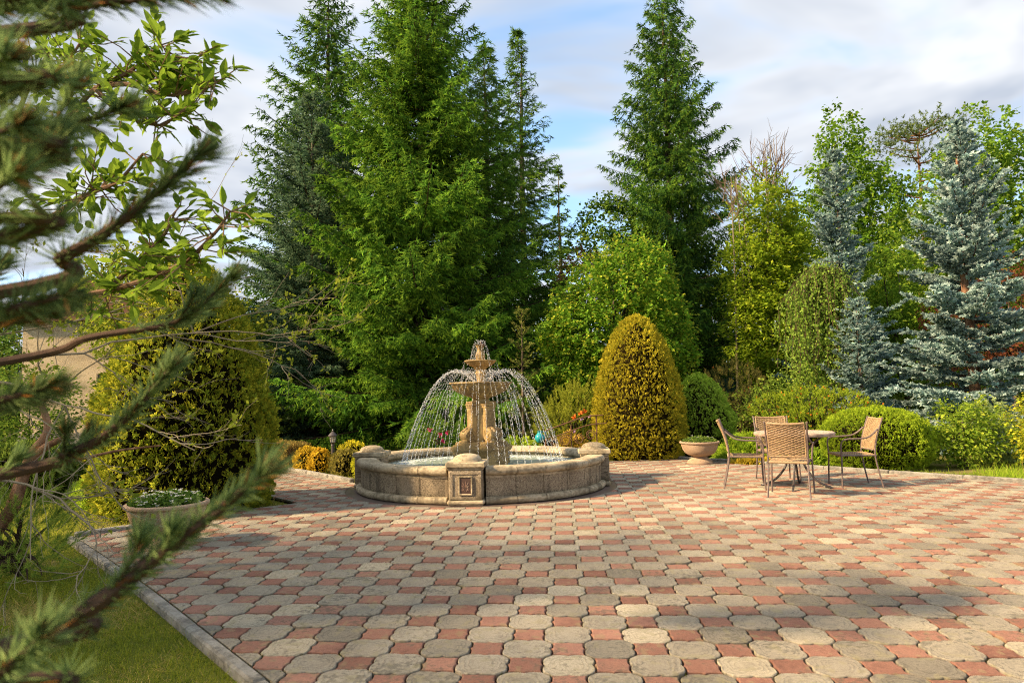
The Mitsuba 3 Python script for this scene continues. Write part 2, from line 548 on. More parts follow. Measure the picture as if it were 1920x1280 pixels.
def build_pavers():
    rng = np.random.default_rng(4)
    area = PLAZA.buffer(-.014).difference(RING)
    ii, jj = np.meshgrid(np.arange(-70, 90), np.arange(-30, 70), indexing='ij')
    ii, jj = ii.ravel(), jj.ravel()
    c = ((ii + OA) * PP)[:, None] * GR + ((jj + OB) * PP)[:, None] * GC
    depth = c[:, 1]
    ok = (depth > 1.7) & (c[:, 0] > -.82 * depth - .6) & (c[:, 0] < .82 * depth + .8) & (depth < 17)
    ii, jj, c = ii[ok], jj[ok], c[ok]
    inside = area.buffer(-.17)
    rot = lambda P: P[:, :1] * GR + P[:, 1:2] * GC
    near, rest = [], []
    order = np.argsort(c[:, 1])
    seen = 0
    for o in order:
        x, y = c[o]
        pt = Point(x, y)
        if not area.buffer(.2).contains(pt):
            continue
        red = (ii[o] + jj[o]) % 2 == 0
        full = inside.contains(pt)
        vis = abs(x) < .748 * y + .02 and y > 2.46 - .02 * x
        if vis and full and seen < 300:
            near.append((x, y, red))
            seen += 1
        else:
            rest.append((x, y, red, full))
    tones = [.02, .13, .3, .42, .52, .6, .66, .74, .82, .93]
    protos = {}
    for red in (True, False):
        P = Polygon(rot(np.array(paver_shape(red, 10).exterior.coords)))
        v, f = slab(P)
        for k in range(10):
            protos[red, k] = mikit.ply((v, f), 'paver', uv=np.tile([tones[k], float(red)], (len(v), 1)))
    for x, y, red in near:
        k = int(rng.integers(10))
        a = int(rng.integers(4)) * 90
        M = T().translate([x, y, float(rng.normal(0, .002))]).rotate([0, 0, 1], a).rotate([1, 0, 0], float(rng.normal(0, .6))).rotate([0, 1, 0], float(rng.normal(0, .6)))
        put('plaza__paver', protos[bool(red), k], None, to_world=M)
    V, F, U, n = [], [], [], 0
    base = {}
    for red in (True, False):
        for k in (4, 2):
            P = Polygon(rot(np.array(paver_shape(red, k).exterior.coords)))
            base[red, k] = (P, slab(P, depth=.028))
    for x, y, red, full in rest:
        red = bool(red)
        k = 4 if y < 8.5 else 2
        if full:
            v, f = base[red, k][1]
            v = v + [x, y, rng.normal(0, .002)]
            v[:, 2] += (v[:, 0] - x) * rng.normal(0, .006) + (v[:, 1] - y) * rng.normal(0, .006)
            parts = [(v, f)]
        else:
            from shapely import affinity
            P = affinity.translate(base[red, k][0], x, y).intersection(area)
            gs = [P] if P.geom_type == 'Polygon' else list(getattr(P, 'geoms', []))
            parts = []
            for gq in gs:
                if gq.geom_type == 'Polygon' and gq.area > 4e-4:
                    gq = Polygon(gq.exterior).simplify(.001)
                    try:
                        s = slab(gq, inset=.004, depth=.028)
                    except Exception:
                        s = None
                    if s:
                        parts.append(s)
        tone = float(rng.random())
        for v, f in parts:
            V.append(v)
            F.append(f + n)
            U.append(np.tile([tone, float(red)], (len(v), 1)))
            n += len(v)
    k = put('plaza__paver_field', (np.vstack(V), np.vstack(F)), 'paver', uv=np.vstack(U))
    labels[k] = {'kind': 'stuff', 'label': 'smaller looking pavers farther back on the terrace'}


build_pavers()

# concrete ring under the fountain
rg = RING.difference(Point(*FC).buffer(1.7, 64))
v, f = ear(rg)
put('fountain_surround', (np.c_[v, np.full(len(v), -.006)], f), 'wet_concrete')
structure('fountain_surround', 'damp brown concrete ring around the fountain foot')


def kerb_line(name, pts, label, top=.035, w=.085, bottom=-.12, L=1.0, seed=0):
    rng = np.random.default_rng(seed)
    pts = np.asarray(pts, float)
    for a, b in zip(pts[:-1], pts[1:]):
        d = b - a
        ln = np.linalg.norm(d)
        n = max(1, round(ln / L))
        ang = math.atan2(d[1], d[0])
        for k in range(n):
            s = ln / n
            m = rbox(s - .006, w, top - bottom, .012)
            v = np.asarray(m[0])
            c = a + d * (k + .5) / n
            put(f'{name}__kerb_stone', xf((v, m[1]), (c[0], c[1], (top + bottom) / 2 + rng.normal(0, .003)), ang + rng.normal(0, .006)), 'grey_stone')
    labels[name] = {'kind': 'structure', 'label': label}


def shift(pts, dx, dy):
    return [(x + dx, y + dy) for x, y in pts]


kerb_line('kerb', shift([(1.72, -.05), (-.30, 2.39), (-1.23, 3.46), (-2.66, 5.11), (-4.12, 6.71), (-4.53, 7.14)], -.028, -.026), 'grey kerb stones dividing the near lawn from the terrace', .014, w=.075, seed=1)
kerb_line('kerb_001', [(-4.56, 7.2), (-4.22, 7.54), (-3.43, 8.77)], 'short kerb behind the left planter', .035, L=.7, seed=2)
kerb_line('kerb_002', [(-2.62, 11.22), (-7.2, 16.9)], 'pale kerb along the low hedge behind the path', .05, L=.9, seed=3)
kerb_line('kerb_003', [(3.25, 14.2), (3.95, 13.39), (10.05, 6.4), (15.5, .2)], 'long pale kerb behind the chairs along the right shrubs', .05, L=1.0, seed=4)

# ------------------------------------------------------------------ fountain


def place(m, loc=(0, 0, 0), rz=0.0):
    v, f = xf(m, loc, rz)
    return v + [FC[0], FC[1], 0], f


def build_fountain():
    fo = thing('fountain', 'round stone fountain with two bowls and falling water jets on the paved terrace', 'fountain')
    A0 = math.radians(-93.6)
    hp = math.radians(7.6)
    per = 6
    wall = [(1.60, .0), (1.815, .0), (1.815, .012), (1.80, .03), (1.80, .355), (1.60, .355)]
    tor = [(1.70, .001)] + [(1.83 + .045 * math.cos(a), .045 + .045 * math.sin(a)) for a in np.linspace(-PI / 2, PI / 2, 8)] + [(1.70, .09)]
    cop = [(1.53, .358)] + [(1.535, .40), (1.55, .43), (1.585, .452), (1.64, .462)] + [(1.80, .462)] + [(1.815 + .052 * math.cos(a), .41 + .052 * math.sin(a)) for a in np.linspace(PI / 2, -PI / 2, 8)] + [(1.81, .356)]
    inner = [(1.545, .30), (1.565, .30), (1.565, .34), (1.545, .34)]
    rng = np.random.default_rng(2)
    for qd in range(4):
        b0 = A0 + qd * PI / 2 + hp
        b1 = A0 + (qd + 1) * PI / 2 - hp
        st = (b1 - b0) / per
        for k in range(per):
            a, b = b0 + k * st + .0024, b0 + (k + 1) * st - .0024
            put(f'{fo}__wall_panel', place(swept(wall, a, b, 5)), 'pebble', smooth=30)
            put(f'{fo}__base_moulding', place(swept(tor, a + .0004, b - .0004, 5)), 'cast_stone', smooth=40)
            put(f'{fo}__coping_stone', place(swept(cop, a, b, 5), (0, 0, rng.normal(0, .0012))), 'cast_stone', smooth=40)
            # thin top border strip on the panel
            put(f'{fo}__panel_border', place(swept([(1.79, .322), (1.807, .322), (1.807, .353), (1.79, .353)], a, b, 5)), 'cast_stone')
    put(f'{fo}__basin_lining', place(lathe([(1.60, .05), (1.60, .30), (1.57, .30), (1.57, .356)][::-1], 96)), 'cast_stone', smooth=30)
    # posts
    for qd in range(4):
        a = A0 + qd * PI / 2
        loc = (1.70 * math.cos(a), 1.70 * math.sin(a), 0)
        rz = a + PI / 2      # local -y faces outward
        pk = put(f'{fo}__post', place(cat(rbox(.43, .40, .44, .008, (0, 0, .225))), loc, rz), 'pebble')
        put(f'{pk}__plinth', place(cat(rbox(.475, .445, .07, .025, (0, 0, .036))), loc, rz), 'cast_stone')
        put(f'{pk}__frame', place(cat(rbox(.405, .03, .05, .006, (0, -.197, .405)), rbox(.045, .03, .29, .006, (-.18, -.197, .235)), rbox(.045, .03, .29, .006, (.18, -.197, .235)), rbox(.405, .03, .04, .006, (0, -.197, .09))), loc, rz), 'pebble')
        put(f'{pk}__surround', place(cat(rbox(.175, .024, .02, .006, (0, -.207, .353)), rbox(.175, .024, .02, .006, (0, -.207, .137)), rbox(.02, .024, .196, .006, (-.0775, -.207, .245)), rbox(.02, .024, .196, .006, (.0775, -.207, .245))), loc, rz), 'cast_stone')
        put(f'{pk}__plaque', place(rbox(.133, .012, .194, .003, (0, -.203, .245)), loc, rz), 'bronze_plaque')
        # raised palmette on the plaque
        rel = []
        for x, z, ang, L in [(0, .235, 90, .075), (-.008, .232, 62, .062), (.008, .232, 118, .062), (-.012, .222, 35, .05), (.012, .222, 145, .05), (0, .222, 90, .05), (-.02, .19, 15, .032), (.02, .19, 165, .032), (-.01, .175, 60, .05), (.01, .175, 120, .05)]:
            c, s = math.cos(math.radians(180 - ang)), math.sin(math.radians(ang))
            pts = np.array([(x + c * L * t, -.211, z + s * L * t) for t in np.linspace(0, 1, 6)])
            rel.append(tube(pts, .006 * np.sin(np.linspace(.35, PI - .1, 6)), 6))
        put(f'{pk}__relief', place(cat(*rel), loc, rz), 'relief_bronze', smooth=40)
        cap = [(.49, .455, .512), (.50, .47, .545)]
        ck = put(f'{pk}__cap', place(cat(rbox(.45, .42, .03, .006, (0, 0, .452)), rbox(.50, .475, .065, .012, (0, 0, .4995)), lathe([(.0, .532), (.19, .532), (.19, .545), (.178, .552), (.178, .56), (.172, .575), (.15, .597), (.11, .614), (.06, .624), (0, .627)], 40)), loc, rz), 'cast_stone', smooth=35)
    # pool
    a = np.linspace(0, 2 * PI, 97)[:-1]
    rr = np.linspace(0, 1.6, 40)
    R_, A_ = np.meshgrid(rr, a, indexing='ij')
    zz = .325 + .006 * np.sin(R_ * 40) * np.exp(-((R_ - 1.2) / .25) ** 2)
    v = np.stack([R_ * np.cos(A_), R_ * np.sin(A_), zz], -1).reshape(-1, 3)
    i, j = np.meshgrid(np.arange(39), np.arange(96), indexing='ij')
    p, q = i * 96 + j, i * 96 + (j + 1) % 96
    f = np.stack([np.stack([p, p + 96, q + 96], -1), np.stack([p, q + 96, q], -1)], 2).reshape(-1, 3)
    put(f'{fo}__pool_water', place((v, f)), 'pool_water', smooth=True)
    # pedestal: four arms
    R45 = math.radians(40)

    def cross(arm, half, z0, z1, ch):
        s = box(-arm, -half, arm, half).union(box(-half, -arm, half, arm))
        return extrude(s, z0, z1, ch)
    put(f'{fo}__pedestal', place(cat(cross(.40, .185, .05, .52, .004), cross(.415, .20, .52, .548, .006), cross(.43, .215, .548, .60, .012), cross(.40, .19, .60, .62, .004), cross(.37, .17, .62, .665, .012)), (0, 0, 0), R45), 'gold_stone')
    put(f'{fo}__shaft', place(lathe([(.165, .66), (.16, .9), (.15, 1.15), (.14, 1.22), (.15, 1.24), (.135, 1.26), (.12, 1.30), (.13, 1.36)], 32)), 'gold_stone', smooth=35)
    for k in range(4):
        a = R45 + k * PI / 2
        # buttress pillar
        m = cat(rbox(.115, .15, .42, .01, (.165, 0, .99)), rbox(.135, .17, .03, .008, (.165, 0, 1.185)), rbox(.15, .185, .035, .012, (.165, 0, 1.222)), rbox(.13, .165, .03, .008, (.165, 0, 1.255)))
        put(f'{fo}__buttress', place(m, (0, 0, 0), a), 'gold_stone')
        th = np.linspace(0, 4.6 * PI, 60)
        rad = .098 - .078 * th / th[-1]
        cx, cz = .262, .768
        sp = np.stack([cx + rad * np.cos(th + PI * .75), np.zeros(60), cz + rad * np.sin(th + PI * .75)], 1)
        sv = []
        flip = lambda f: f[:, ::-1]
        for off in (-.075, .075):
            sv.append(tube(sp + [0, off, 0], .016, 8))
        drum = lathe([(0, -.07), (.092, -.07), (.092, .07), (0, .07)], 28)
        dv = np.stack([drum[0][:, 0] + cx, drum[0][:, 2], drum[0][:, 1] + cz], 1)
        band = tube(spline([(.20, 0, .93), (.225, 0, .875), (.285, 0, .855), (.34, 0, .81)], 12), .03, 8)
        eye = lathe([(.0, -.095), (.022, -.09), (.022, .09), (0, .095)], 16)
        ev = np.stack([eye[0][:, 0] + cx, eye[0][:, 2], eye[0][:, 1] + cz], 1)
        put(f'{fo}__scroll', place(cat(*sv, (dv, flip(drum[1])), (ev, flip(eye[1])), band, rbox(.17, .15, .06, .015, (.26, 0, .675)), rbox(.14, .13, .22, .02, (.20, 0, .78))), (0, 0, 0), a), 'gold_stone' if k % 2 else 'gold_stone', smooth=40)
    flute = lambda n, amp, z0, z1: (lambda a, z: 1 + amp * np.abs(np.sin(a * n / 2)) * np.clip((z1 - z) / (z1 - z0), 0, 1) * np.clip((z - z0) / .02, 0, 1))
    big = [(.12, 1.30), (.15, 1.33), (.20, 1.345), (.27, 1.375), (.35, 1.42), (.415, 1.475), (.45, 1.52), (.462, 1.528), (.47, 1.536), (.485, 1.54), (.49, 1.55), (.485, 1.562), (.47, 1.562), (.45, 1.545), (.38, 1.50), (.2, 1.47), (0, 1.46)]
    put(f'{fo}__bowl', place(lathe(big, 160, mod=lambda a, z: 1 + .2 * (np.abs(np.sin(a * 12)) - .6) * np.clip((1.525 - z) / .1, 0, 1) * np.clip((z - 1.33) / .03, 0, 1) * np.ones_like(a))), 'gold_stone', smooth=35)
    put(f'{fo}__neck', place(lathe([(.12, 1.46), (.11, 1.49), (.07, 1.51), (.055, 1.56), (.065, 1.66), (.085, 1.70), (.07, 1.72), (.075, 1.75), (.10, 1.78), (.13, 1.80)], 32)), 'gold_stone', smooth=35)
    sm = [(.07, 1.785), (.10, 1.795), (.15, 1.81), (.20, 1.84), (.23, 1.87), (.245, 1.878), (.25, 1.888), (.245, 1.898), (.23, 1.895), (.15, 1.865), (0, 1.86)]
    put(f'{fo}__upper_bowl', place(lathe(sm, 120, mod=lambda a, z: 1 + .09 * (np.abs(np.sin(a * 10)) - .6) * np.clip((1.872 - z) / .05, 0, 1) * np.ones_like(a))), 'gold_stone', smooth=35)
    vase = [(.0, 1.86), (.062, 1.86), (.062, 1.885), (.05, 1.89), (.068, 1.92), (.076, 1.96), (.072, 2.0), (.052, 2.035), (.045, 2.06), (.052, 2.09), (.068, 2.12), (.072, 2.13), (.06, 2.13), (.03, 2.11), (0, 2.11)]
    vk = put(f'{fo}__vase', place(lathe(vase, 48, mod=lambda a, z: 1 + .03 * np.sin(a * 8) * np.clip((2.0 - z) / .03, 0, 1))), 'gold_stone', smooth=35)
    bird = trimesh.util.concatenate([trimesh.creation.icosphere(2, .03).apply_scale([1.3, .9, 1]).apply_translation([.045, -.02, 2.135]), trimesh.creation.icosphere(2, .018).apply_translation([.02, -.035, 2.165]),
                                     trimesh.creation.cone(.007, .02).apply_transform(trimesh.transformations.rotation_matrix(-PI / 2, [0, 1, 0])).apply_translation([.004, -.037, 2.163])])
    put(f'{vk}__bird_figure', place((bird.vertices, bird.faces)), 'bronze_plaque', smooth=40)

    # ---------------- water: each jet a chain of drops
    ico = trimesh.creation.icosphere(1, 1.0)
    iv, if_ = np.asarray(ico.vertices), np.asarray(ico.faces)
    ov = np.array([[1, 0, 0], [0, 1, 0], [-1, 0, 0], [0, -1, 0], [0, 0, 1.25], [0, 0, -1.0]], float)
    of = np.array([[0, 1, 4], [1, 2, 4], [2, 3, 4], [3, 0, 4], [1, 0, 5], [2, 1, 5], [3, 2, 5], [0, 3, 5]])

    def drops(P, D, size, stretch):
        """stretched drops at P along D"""
        n = len(P)
        D = unit(D)
        sx = unit(np.cross(D, [0.3, .9, .2]))
        sy = np.cross(D, sx)
        v = P[:, None] + size[:, None, None] * (ov[None, :, :1] * sx[:, None] + ov[None, :, 1:2] * sy[:, None] + (stretch[:, None, None] * ov[None, :, 2:]) * D[:, None])
        f = np.arange(n)[:, None, None] * len(ov) + of
        return v.reshape(-1, 3), f.reshape(-1, 3)

    def jet(phi, r0, z0, ra, za, k, zend, gap, size, fan=.012, key='water_jet', more=1.0):
        r = [r0]
        dz = lambda x: -2 * k * (x - ra)
        while za - k * (r[-1] - ra) ** 2 > zend and len(r) < 400:
            r.append(r[-1] + gap * rng.uniform(.7, 1.3) / math.sqrt(1 + dz(r[-1]) ** 2))
        r = np.array(r)
        n = len(r)
        z = za - k * (r - ra) ** 2
        s = np.linspace(0, 1, n)
        early = np.exp(-s * 4)
        ph = phi + rng.normal(0, 1, n) * (fan * .25 + fan * .7 * early)
        jr = r + rng.normal(0, .004, n) + rng.normal(0, .014, n) * early
        zz = z + rng.normal(0, .006, n) + rng.normal(0, .016, n) * early
        P = np.stack([jr * np.cos(ph), jr * np.sin(ph), np.maximum(zz, zend)], 1)
        D = np.stack([np.cos(ph), np.sin(ph), dz(r)], 1)
        put(f'{fo}__{key}', place(drops(P, D, size * rng.uniform(.55, 1.3, n), 1.2 + 2.2 * s * rng.uniform(.4, 1.4, n))), 'drop', smooth=True)
    N = 56
    for k in range(N):
        phi = 2 * PI * k / N + rng.normal(0, .022)
        jet(phi, .09, 1.55, .40 + rng.normal(0, .012), 1.735 + rng.normal(0, .012), 2.0, .33, .016, .0041)
    for k in range(18):
        phi = 2 * PI * k / 18 + rng.normal(0, .03)
        jet(phi, .02, 2.15, .05 + rng.normal(0, .004), 2.195 + rng.normal(0, .006), 28.0, 1.89, .013, .0032, .015, 'top_jet')
    for k in range(22):
        phi = rng.uniform(0, 2 * PI)
        r0 = .486
        jet(phi, r0, 1.545, .475, 1.545, 60.0, rng.uniform(.75, 1.25), .022, .0045, .01, 'bowl_drip')
    for k in range(14):
        phi = rng.uniform(0, 2 * PI)
        jet(phi, .245, 1.885, .238, 1.885, 60.0, 1.56, .02, .0042, .02, 'bowl_drip')
    # splash where the jets land and on the pedestal
    n = 700
    ph = rng.uniform(0, 2 * PI, n)
    r = rng.normal(1.24, .07, n)
    P = np.stack([r * np.cos(ph), r * np.sin(ph), .33 + np.abs(rng.normal(0, .025, n))], 1)
    n2 = 420
    ph2 = rng.normal(-.55, .45, n2)
    r2 = rng.uniform(.3, .48, n2)
    P2 = np.stack([r2 * np.cos(ph2), r2 * np.sin(ph2), .38 + rng.beta(1.2, 1.6, n2) * .5], 1)
    P = np.vstack([P, P2])
    put(f'{fo}__splash', place(drops(P, rng.normal(0, 1, P.shape), rng.uniform(.003, .0065, len(P)), np.ones(len(P)))), 'drop', smooth=True)
    for kk in list(scene):
        if kk.startswith(fo) and any(w in kk for w in ('__splash', '_jet', '_drip')):
            labels[kk] = {'kind': 'stuff'}


build_fountain()

# ------------------------------------------------------------------ furniture


def chair_parts():
    P = {}
    w, sd, sh = .235, .23, .44

    def leg(pts, r=.0115):
        return tube(spline(pts, 22), r, 8)
    for s, nm in ((-1, 'rear_leg'), (1, 'rear_leg_001')):
        P[nm] = ('bronze_frame', leg([(s * .25, -.30, 0), (s * .243, -.262, .16), (s * .236, -.225, .36), (s * .236, -.215, .48), (s * .24, -.245, .68), (s * .248, -.315, .90), (s * .25, -.335, .955)]), 40)
    for s, nm in ((-1, 'front_leg'), (1, 'front_leg_001')):
        P[nm] = ('bronze_frame', leg([(s * .262, .245, 0), (s * .256, .238, .22), (s * .25, .232, .44), (s * .262, .238, .58), (s * .275, .215, .645), (s * .282, .15, .668), (s * .284, 0, .672), (s * .276, -.12, .69), (s * .256, -.20, .74), (s * .246, -.262, .80)]), 40)
    P['seat_frame'] = ('bronze_frame', cat(tube(spline([(-w, -sd, sh), (-w, 0, sh), (-w + .005, sd, sh)], 8), .011, 8), tube(spline([(w, -sd, sh), (w, 0, sh), (w - .005, sd, sh)], 8), .011, 8),
                                          tube([(-w, -sd, sh), (w, -sd, sh)], .011, 8), tube(spline([(-w, sd, sh), (0, sd + .02, sh), (w, sd, sh)], 12), .011, 8), tube([(-.238, -.222, .505), (.238, -.222, .505)], .009, 8)), 40)

    def weave(nu, nv, fpos, amp, rad, flat=.55):
        ms = []
        for iv in range(nv):
            vv = (iv + .5) / nv
            uu = np.linspace(0, 1, nu * 3 + 1)
            pts, nrm = fpos(uu, np.full_like(uu, vv))
            ph = uu * nu * PI + (iv % 2) * PI
            ms.append(tube(pts + nrm * (np.sin(ph) * amp)[:, None], rad, 4, caps=False))
        for iu in range(nu + 1):
            uu = np.full(9, iu / nu)
            pts, nrm = fpos(uu, np.linspace(0, 1, 9))
            ms.append(tube(pts, rad * .75, 4, caps=False))
        return cat(*ms)

    def back(u, v):
        x = (u - .5) * .435
        zz = .515 + v * (.425 - .012 * (1 - (2 * u - 1) ** 2) * v)
        y = -.222 - .115 * v ** 1.5 - .028 * (1 - (2 * u - 1) ** 2) * (.4 + .6 * v)
        p = np.stack([x, y, zz], -1)
        n = np.stack([np.zeros_like(x), np.full_like(x, .97), np.full_like(x, .24)], -1)
        return p, n

    def seat(u, v):
        x = (u - .5) * .45
        y = -.225 + v * .455 + .015 * (1 - (2 * u - 1) ** 2) * v
        z = .448 - .018 * (1 - (2 * u - 1) ** 2) * np.sin(PI * v)
        p = np.stack([x, y, z], -1)
        return p, np.stack([np.zeros_like(x), np.zeros_like(x), np.ones_like(x)], -1)
    P['backrest'] = ('wicker', weave(11, 27, back, .0055, .0072), True)
    P['seat'] = ('wicker', weave(11, 29, seat, .0055, .0072), True)
    e = []
    uu = np.linspace(0, 1, 14)
    e.append(tube(back(uu, np.ones(14))[0], .014, 8))
    e.append(tube(back(uu, np.zeros(14))[0], .010, 8))
    e.append(tube(back(np.zeros(9), np.linspace(0, 1, 9))[0], .0105, 8))
    e.append(tube(back(np.ones(9), np.linspace(0, 1, 9))[0], .0105, 8))
    P['backrest_binding'] = ('wicker', cat(*e), 40)
    e = [tube(seat(uu, np.zeros(14))[0] - [0, 0, .008], .017, 8), tube(seat(uu, np.ones(14))[0] - [0, 0, .006], .016, 8)]
    P['seat_binding'] = ('wicker', cat(*e), 40)
    return {k: mikit.ply(m, b, smooth=s) for k, (b, m, s) in P.items()}


CH = chair_parts()


def chair(x, y, fwd, label):
    c = thing('wicker_chair', label, 'chair', 'wicker chairs around the round table')
    M = T().translate([x, y, .001]).rotate([0, 0, 1], math.degrees(math.atan2(-fwd[0], fwd[1])))
    for k, d in CH.items():
        kk = f'{c}__{k}'
        scene[kk] = {**d, 'to_world': M}
        if k in ('backrest', 'seat'):
            labels[kk] = {'kind': 'stuff'}


chair(3.57, 8.97, (.25, .485), 'wicker armchair nearest the camera with its woven back towards us')
chair(3.27, 9.80, (.95, -.29), 'leftmost wicker armchair seen edge on beside the round table')
chair(3.95, 10.40, (-.13, -.99), 'farthest wicker armchair half hidden behind the table and the near chair')
chair(4.75, 9.72, (-.99, .10), 'rightmost wicker armchair facing left in front of the clipped green bush')


def build_table():
    t = thing('garden_table', 'round table with pale stone top on curved iron legs between the wicker chairs', 'table')
    c = (3.94, 9.71)
    put(f'{t}__table_top', xf(lathe([(0, .715), (.50, .715), (.528, .722), (.535, .737), (.533, .757), (.52, .768), (0, .768)], 64), (*c, 0)), 'table_stone', smooth=35)
    for k in range(4):
        a = math.radians(-28 + 90 * k)
        pts = spline([(.36, 0, .71), (.24, 0, .60), (.12, 0, .44), (.13, 0, .28), (.27, 0, .10), (.44, 0, .015), (.47, 0, .012)], 26)
        put(f'{t}__leg', xf(tube(pts, .015, 8), (*c, 0), a), 'iron', smooth=40)
    put(f'{t}__leg_ring', xf(tube([(.115 * math.cos(x), .115 * math.sin(x), .36) for x in np.linspace(0, 2 * PI, 33)], .009, 8), (*c, 0)), 'iron', smooth=40)


build_table()


def planter(x, y, label, s=1.0):
    k = thing('planter', label, 'planter', 'stone bowl planters on the terrace')
    put(f'{k}__foot', xf(lathe([(0, .0), (.235, .0), (.24, .012), (.235, .035), (.222, .04), (.222, .055), (.212, .062), (.19, .075), (.15, .10), (.13, .125), (.13, .14)], 56), (x, y, .001), 0, s), 'planter_stone', smooth=35)
    put(f'{k}__bowl', xf(lathe([(.12, .135), (.17, .142), (.23, .165), (.28, .205), (.315, .26), (.335, .325), (.345, .365), (.362, .372), (.372, .385), (.372, .402), (.36, .412), (.338, .412), (.328, .40), (.322, .36)], 72), (x, y, .001), 0, s), 'planter_stone', smooth=35)
    put(f'{k}__soil', xf(lathe([(.33, .368), (.18, .385), (0, .39)][::1], 40), (x, y, .001), 0, s), 'soil')
    return k


planter(-3.31, 6.61, 'stone bowl planter in the left foreground beside the large golden conifer')
planter(3.52, 13.10, 'stone bowl planter at the back right of the terrace by the clipped conifer')


def lerp(a, b, t):
    return np.asarray(a) * (1 - t) + np.asarray(b) * t


def bedding(x, y, label, nl, nf, seed, lit=(.17, .27, .05)):
    rng = np.random.default_rng(seed)
    k = thing('bedding_flowers', label, 'flowers')
    B = Bag()
    for n, lf in ((nl, True), (nf, False)):
        a = rng.uniform(0, 2 * PI, n)
        r = .32 * np.sqrt(rng.random(n))
        h = .39 + .075 * (1 - (r / .34) ** 2) + rng.normal(0, .018, n) + (0 if lf else .028)
        P = np.stack([x + r * np.cos(a), y + r * np.sin(a), h], 1)
        if lf:
            d = unit(np.stack([rng.normal(0, 1, n), rng.normal(0, 1, n), rng.uniform(0, .9, n)], 1))
            s = unit(np.cross(d, rng.normal(0, 1, (n, 3))))
            c = lerp((.05, .12, .02), lit, rng.random((n, 1)))
            B.kites(P, d, s, rng.uniform(.03, .055, n), rng.uniform(.016, .03, n), c * .8, c, .5)
        else:
            for q in range(5):
                aa = q * 2 * PI / 5 + rng.uniform(0, 1, n)
                d = unit(np.stack([np.cos(aa), np.sin(aa) - .35, rng.uniform(.1, .5, n)], 1))
                s = unit(np.cross(d, [0, -.35, 1.0]))
                B.kites(P, d, s, .022, .019, (.75, .74, .60), (.86, .87, .88), .6)
    B.put(k, 'leaf')


bedding(-3.31, 6.61, 'white flowers with green leaves filling the left planter', 2600, 110, 3)
bedding(3.52, 13.10, 'pale green bedding plants filling the planter at the back right', 1500, 14, 4, (.3, .4, .08))


def build_lamp():
    k = thing('garden_lamp', 'small black lantern post standing in the low hedge left of the fountain', 'lamp')
    x, y = -3.40, 12.95
    put(f'{k}__post', xf(lathe([(0, 0), (.07, 0), (.07, .04), (.05, .06), (.045, .14), (.032, .16), (.03, .52), (.036, .53), (.03, .55), (.04, .575), (.055, .585)], 20), (x, y, -.05)), 'iron', smooth=35)
    put(f'{k}__lantern_glass', xf(lathe([(.045, .585), (.06, .70), (.045, .70)], 6), (x, y, -.05)), 'lamp_glass')
    bars = cat(*[tube([(.047 * math.cos(a), .047 * math.sin(a), .582), (.064 * math.cos(a), .064 * math.sin(a), .702)], .006, 5) for a in np.arange(6) * PI / 3])
    put(f'{k}__lantern_frame', xf(bars, (x, y, -.05)), 'iron')
    put(f'{k}__lantern_roof', xf(lathe([(.055, .698), (.085, .70), (.085, .715), (.06, .745), (.03, .775), (.012, .785), (.02, .80), (.008, .83), (0, .835)], 18), (x, y, -.05)), 'iron', smooth=35)


build_lamp()

# ------------------------------------------------------------------ vegetation generators
GAIN = np.array([2.1, 2.0, 1.75])


def bez(a, b, c, t):
    t = t[:, None]
    return a * (1 - t) ** 2 + 2 * b * t * (1 - t) + c * t * t


def trunk_mesh(x, y, H, r, seed=0, lean=(0, 0), sides=9):
    rng = np.random.default_rng(seed)
    n = 12
    t = np.linspace(0, 1, n)
    w = np.cumsum(rng.normal(0, .012, (n, 2)), 0) * H * .12
    w -= w[0]
    P = np.stack([x + lean[0] * t + w[:, 0], y + lean[1] * t + w[:, 1], -.1 + (H + .1) * t], 1)
    R = r * (1 - t) ** .8 + .006
    R[0] *= 1.35
    return tube(P, R, sides)


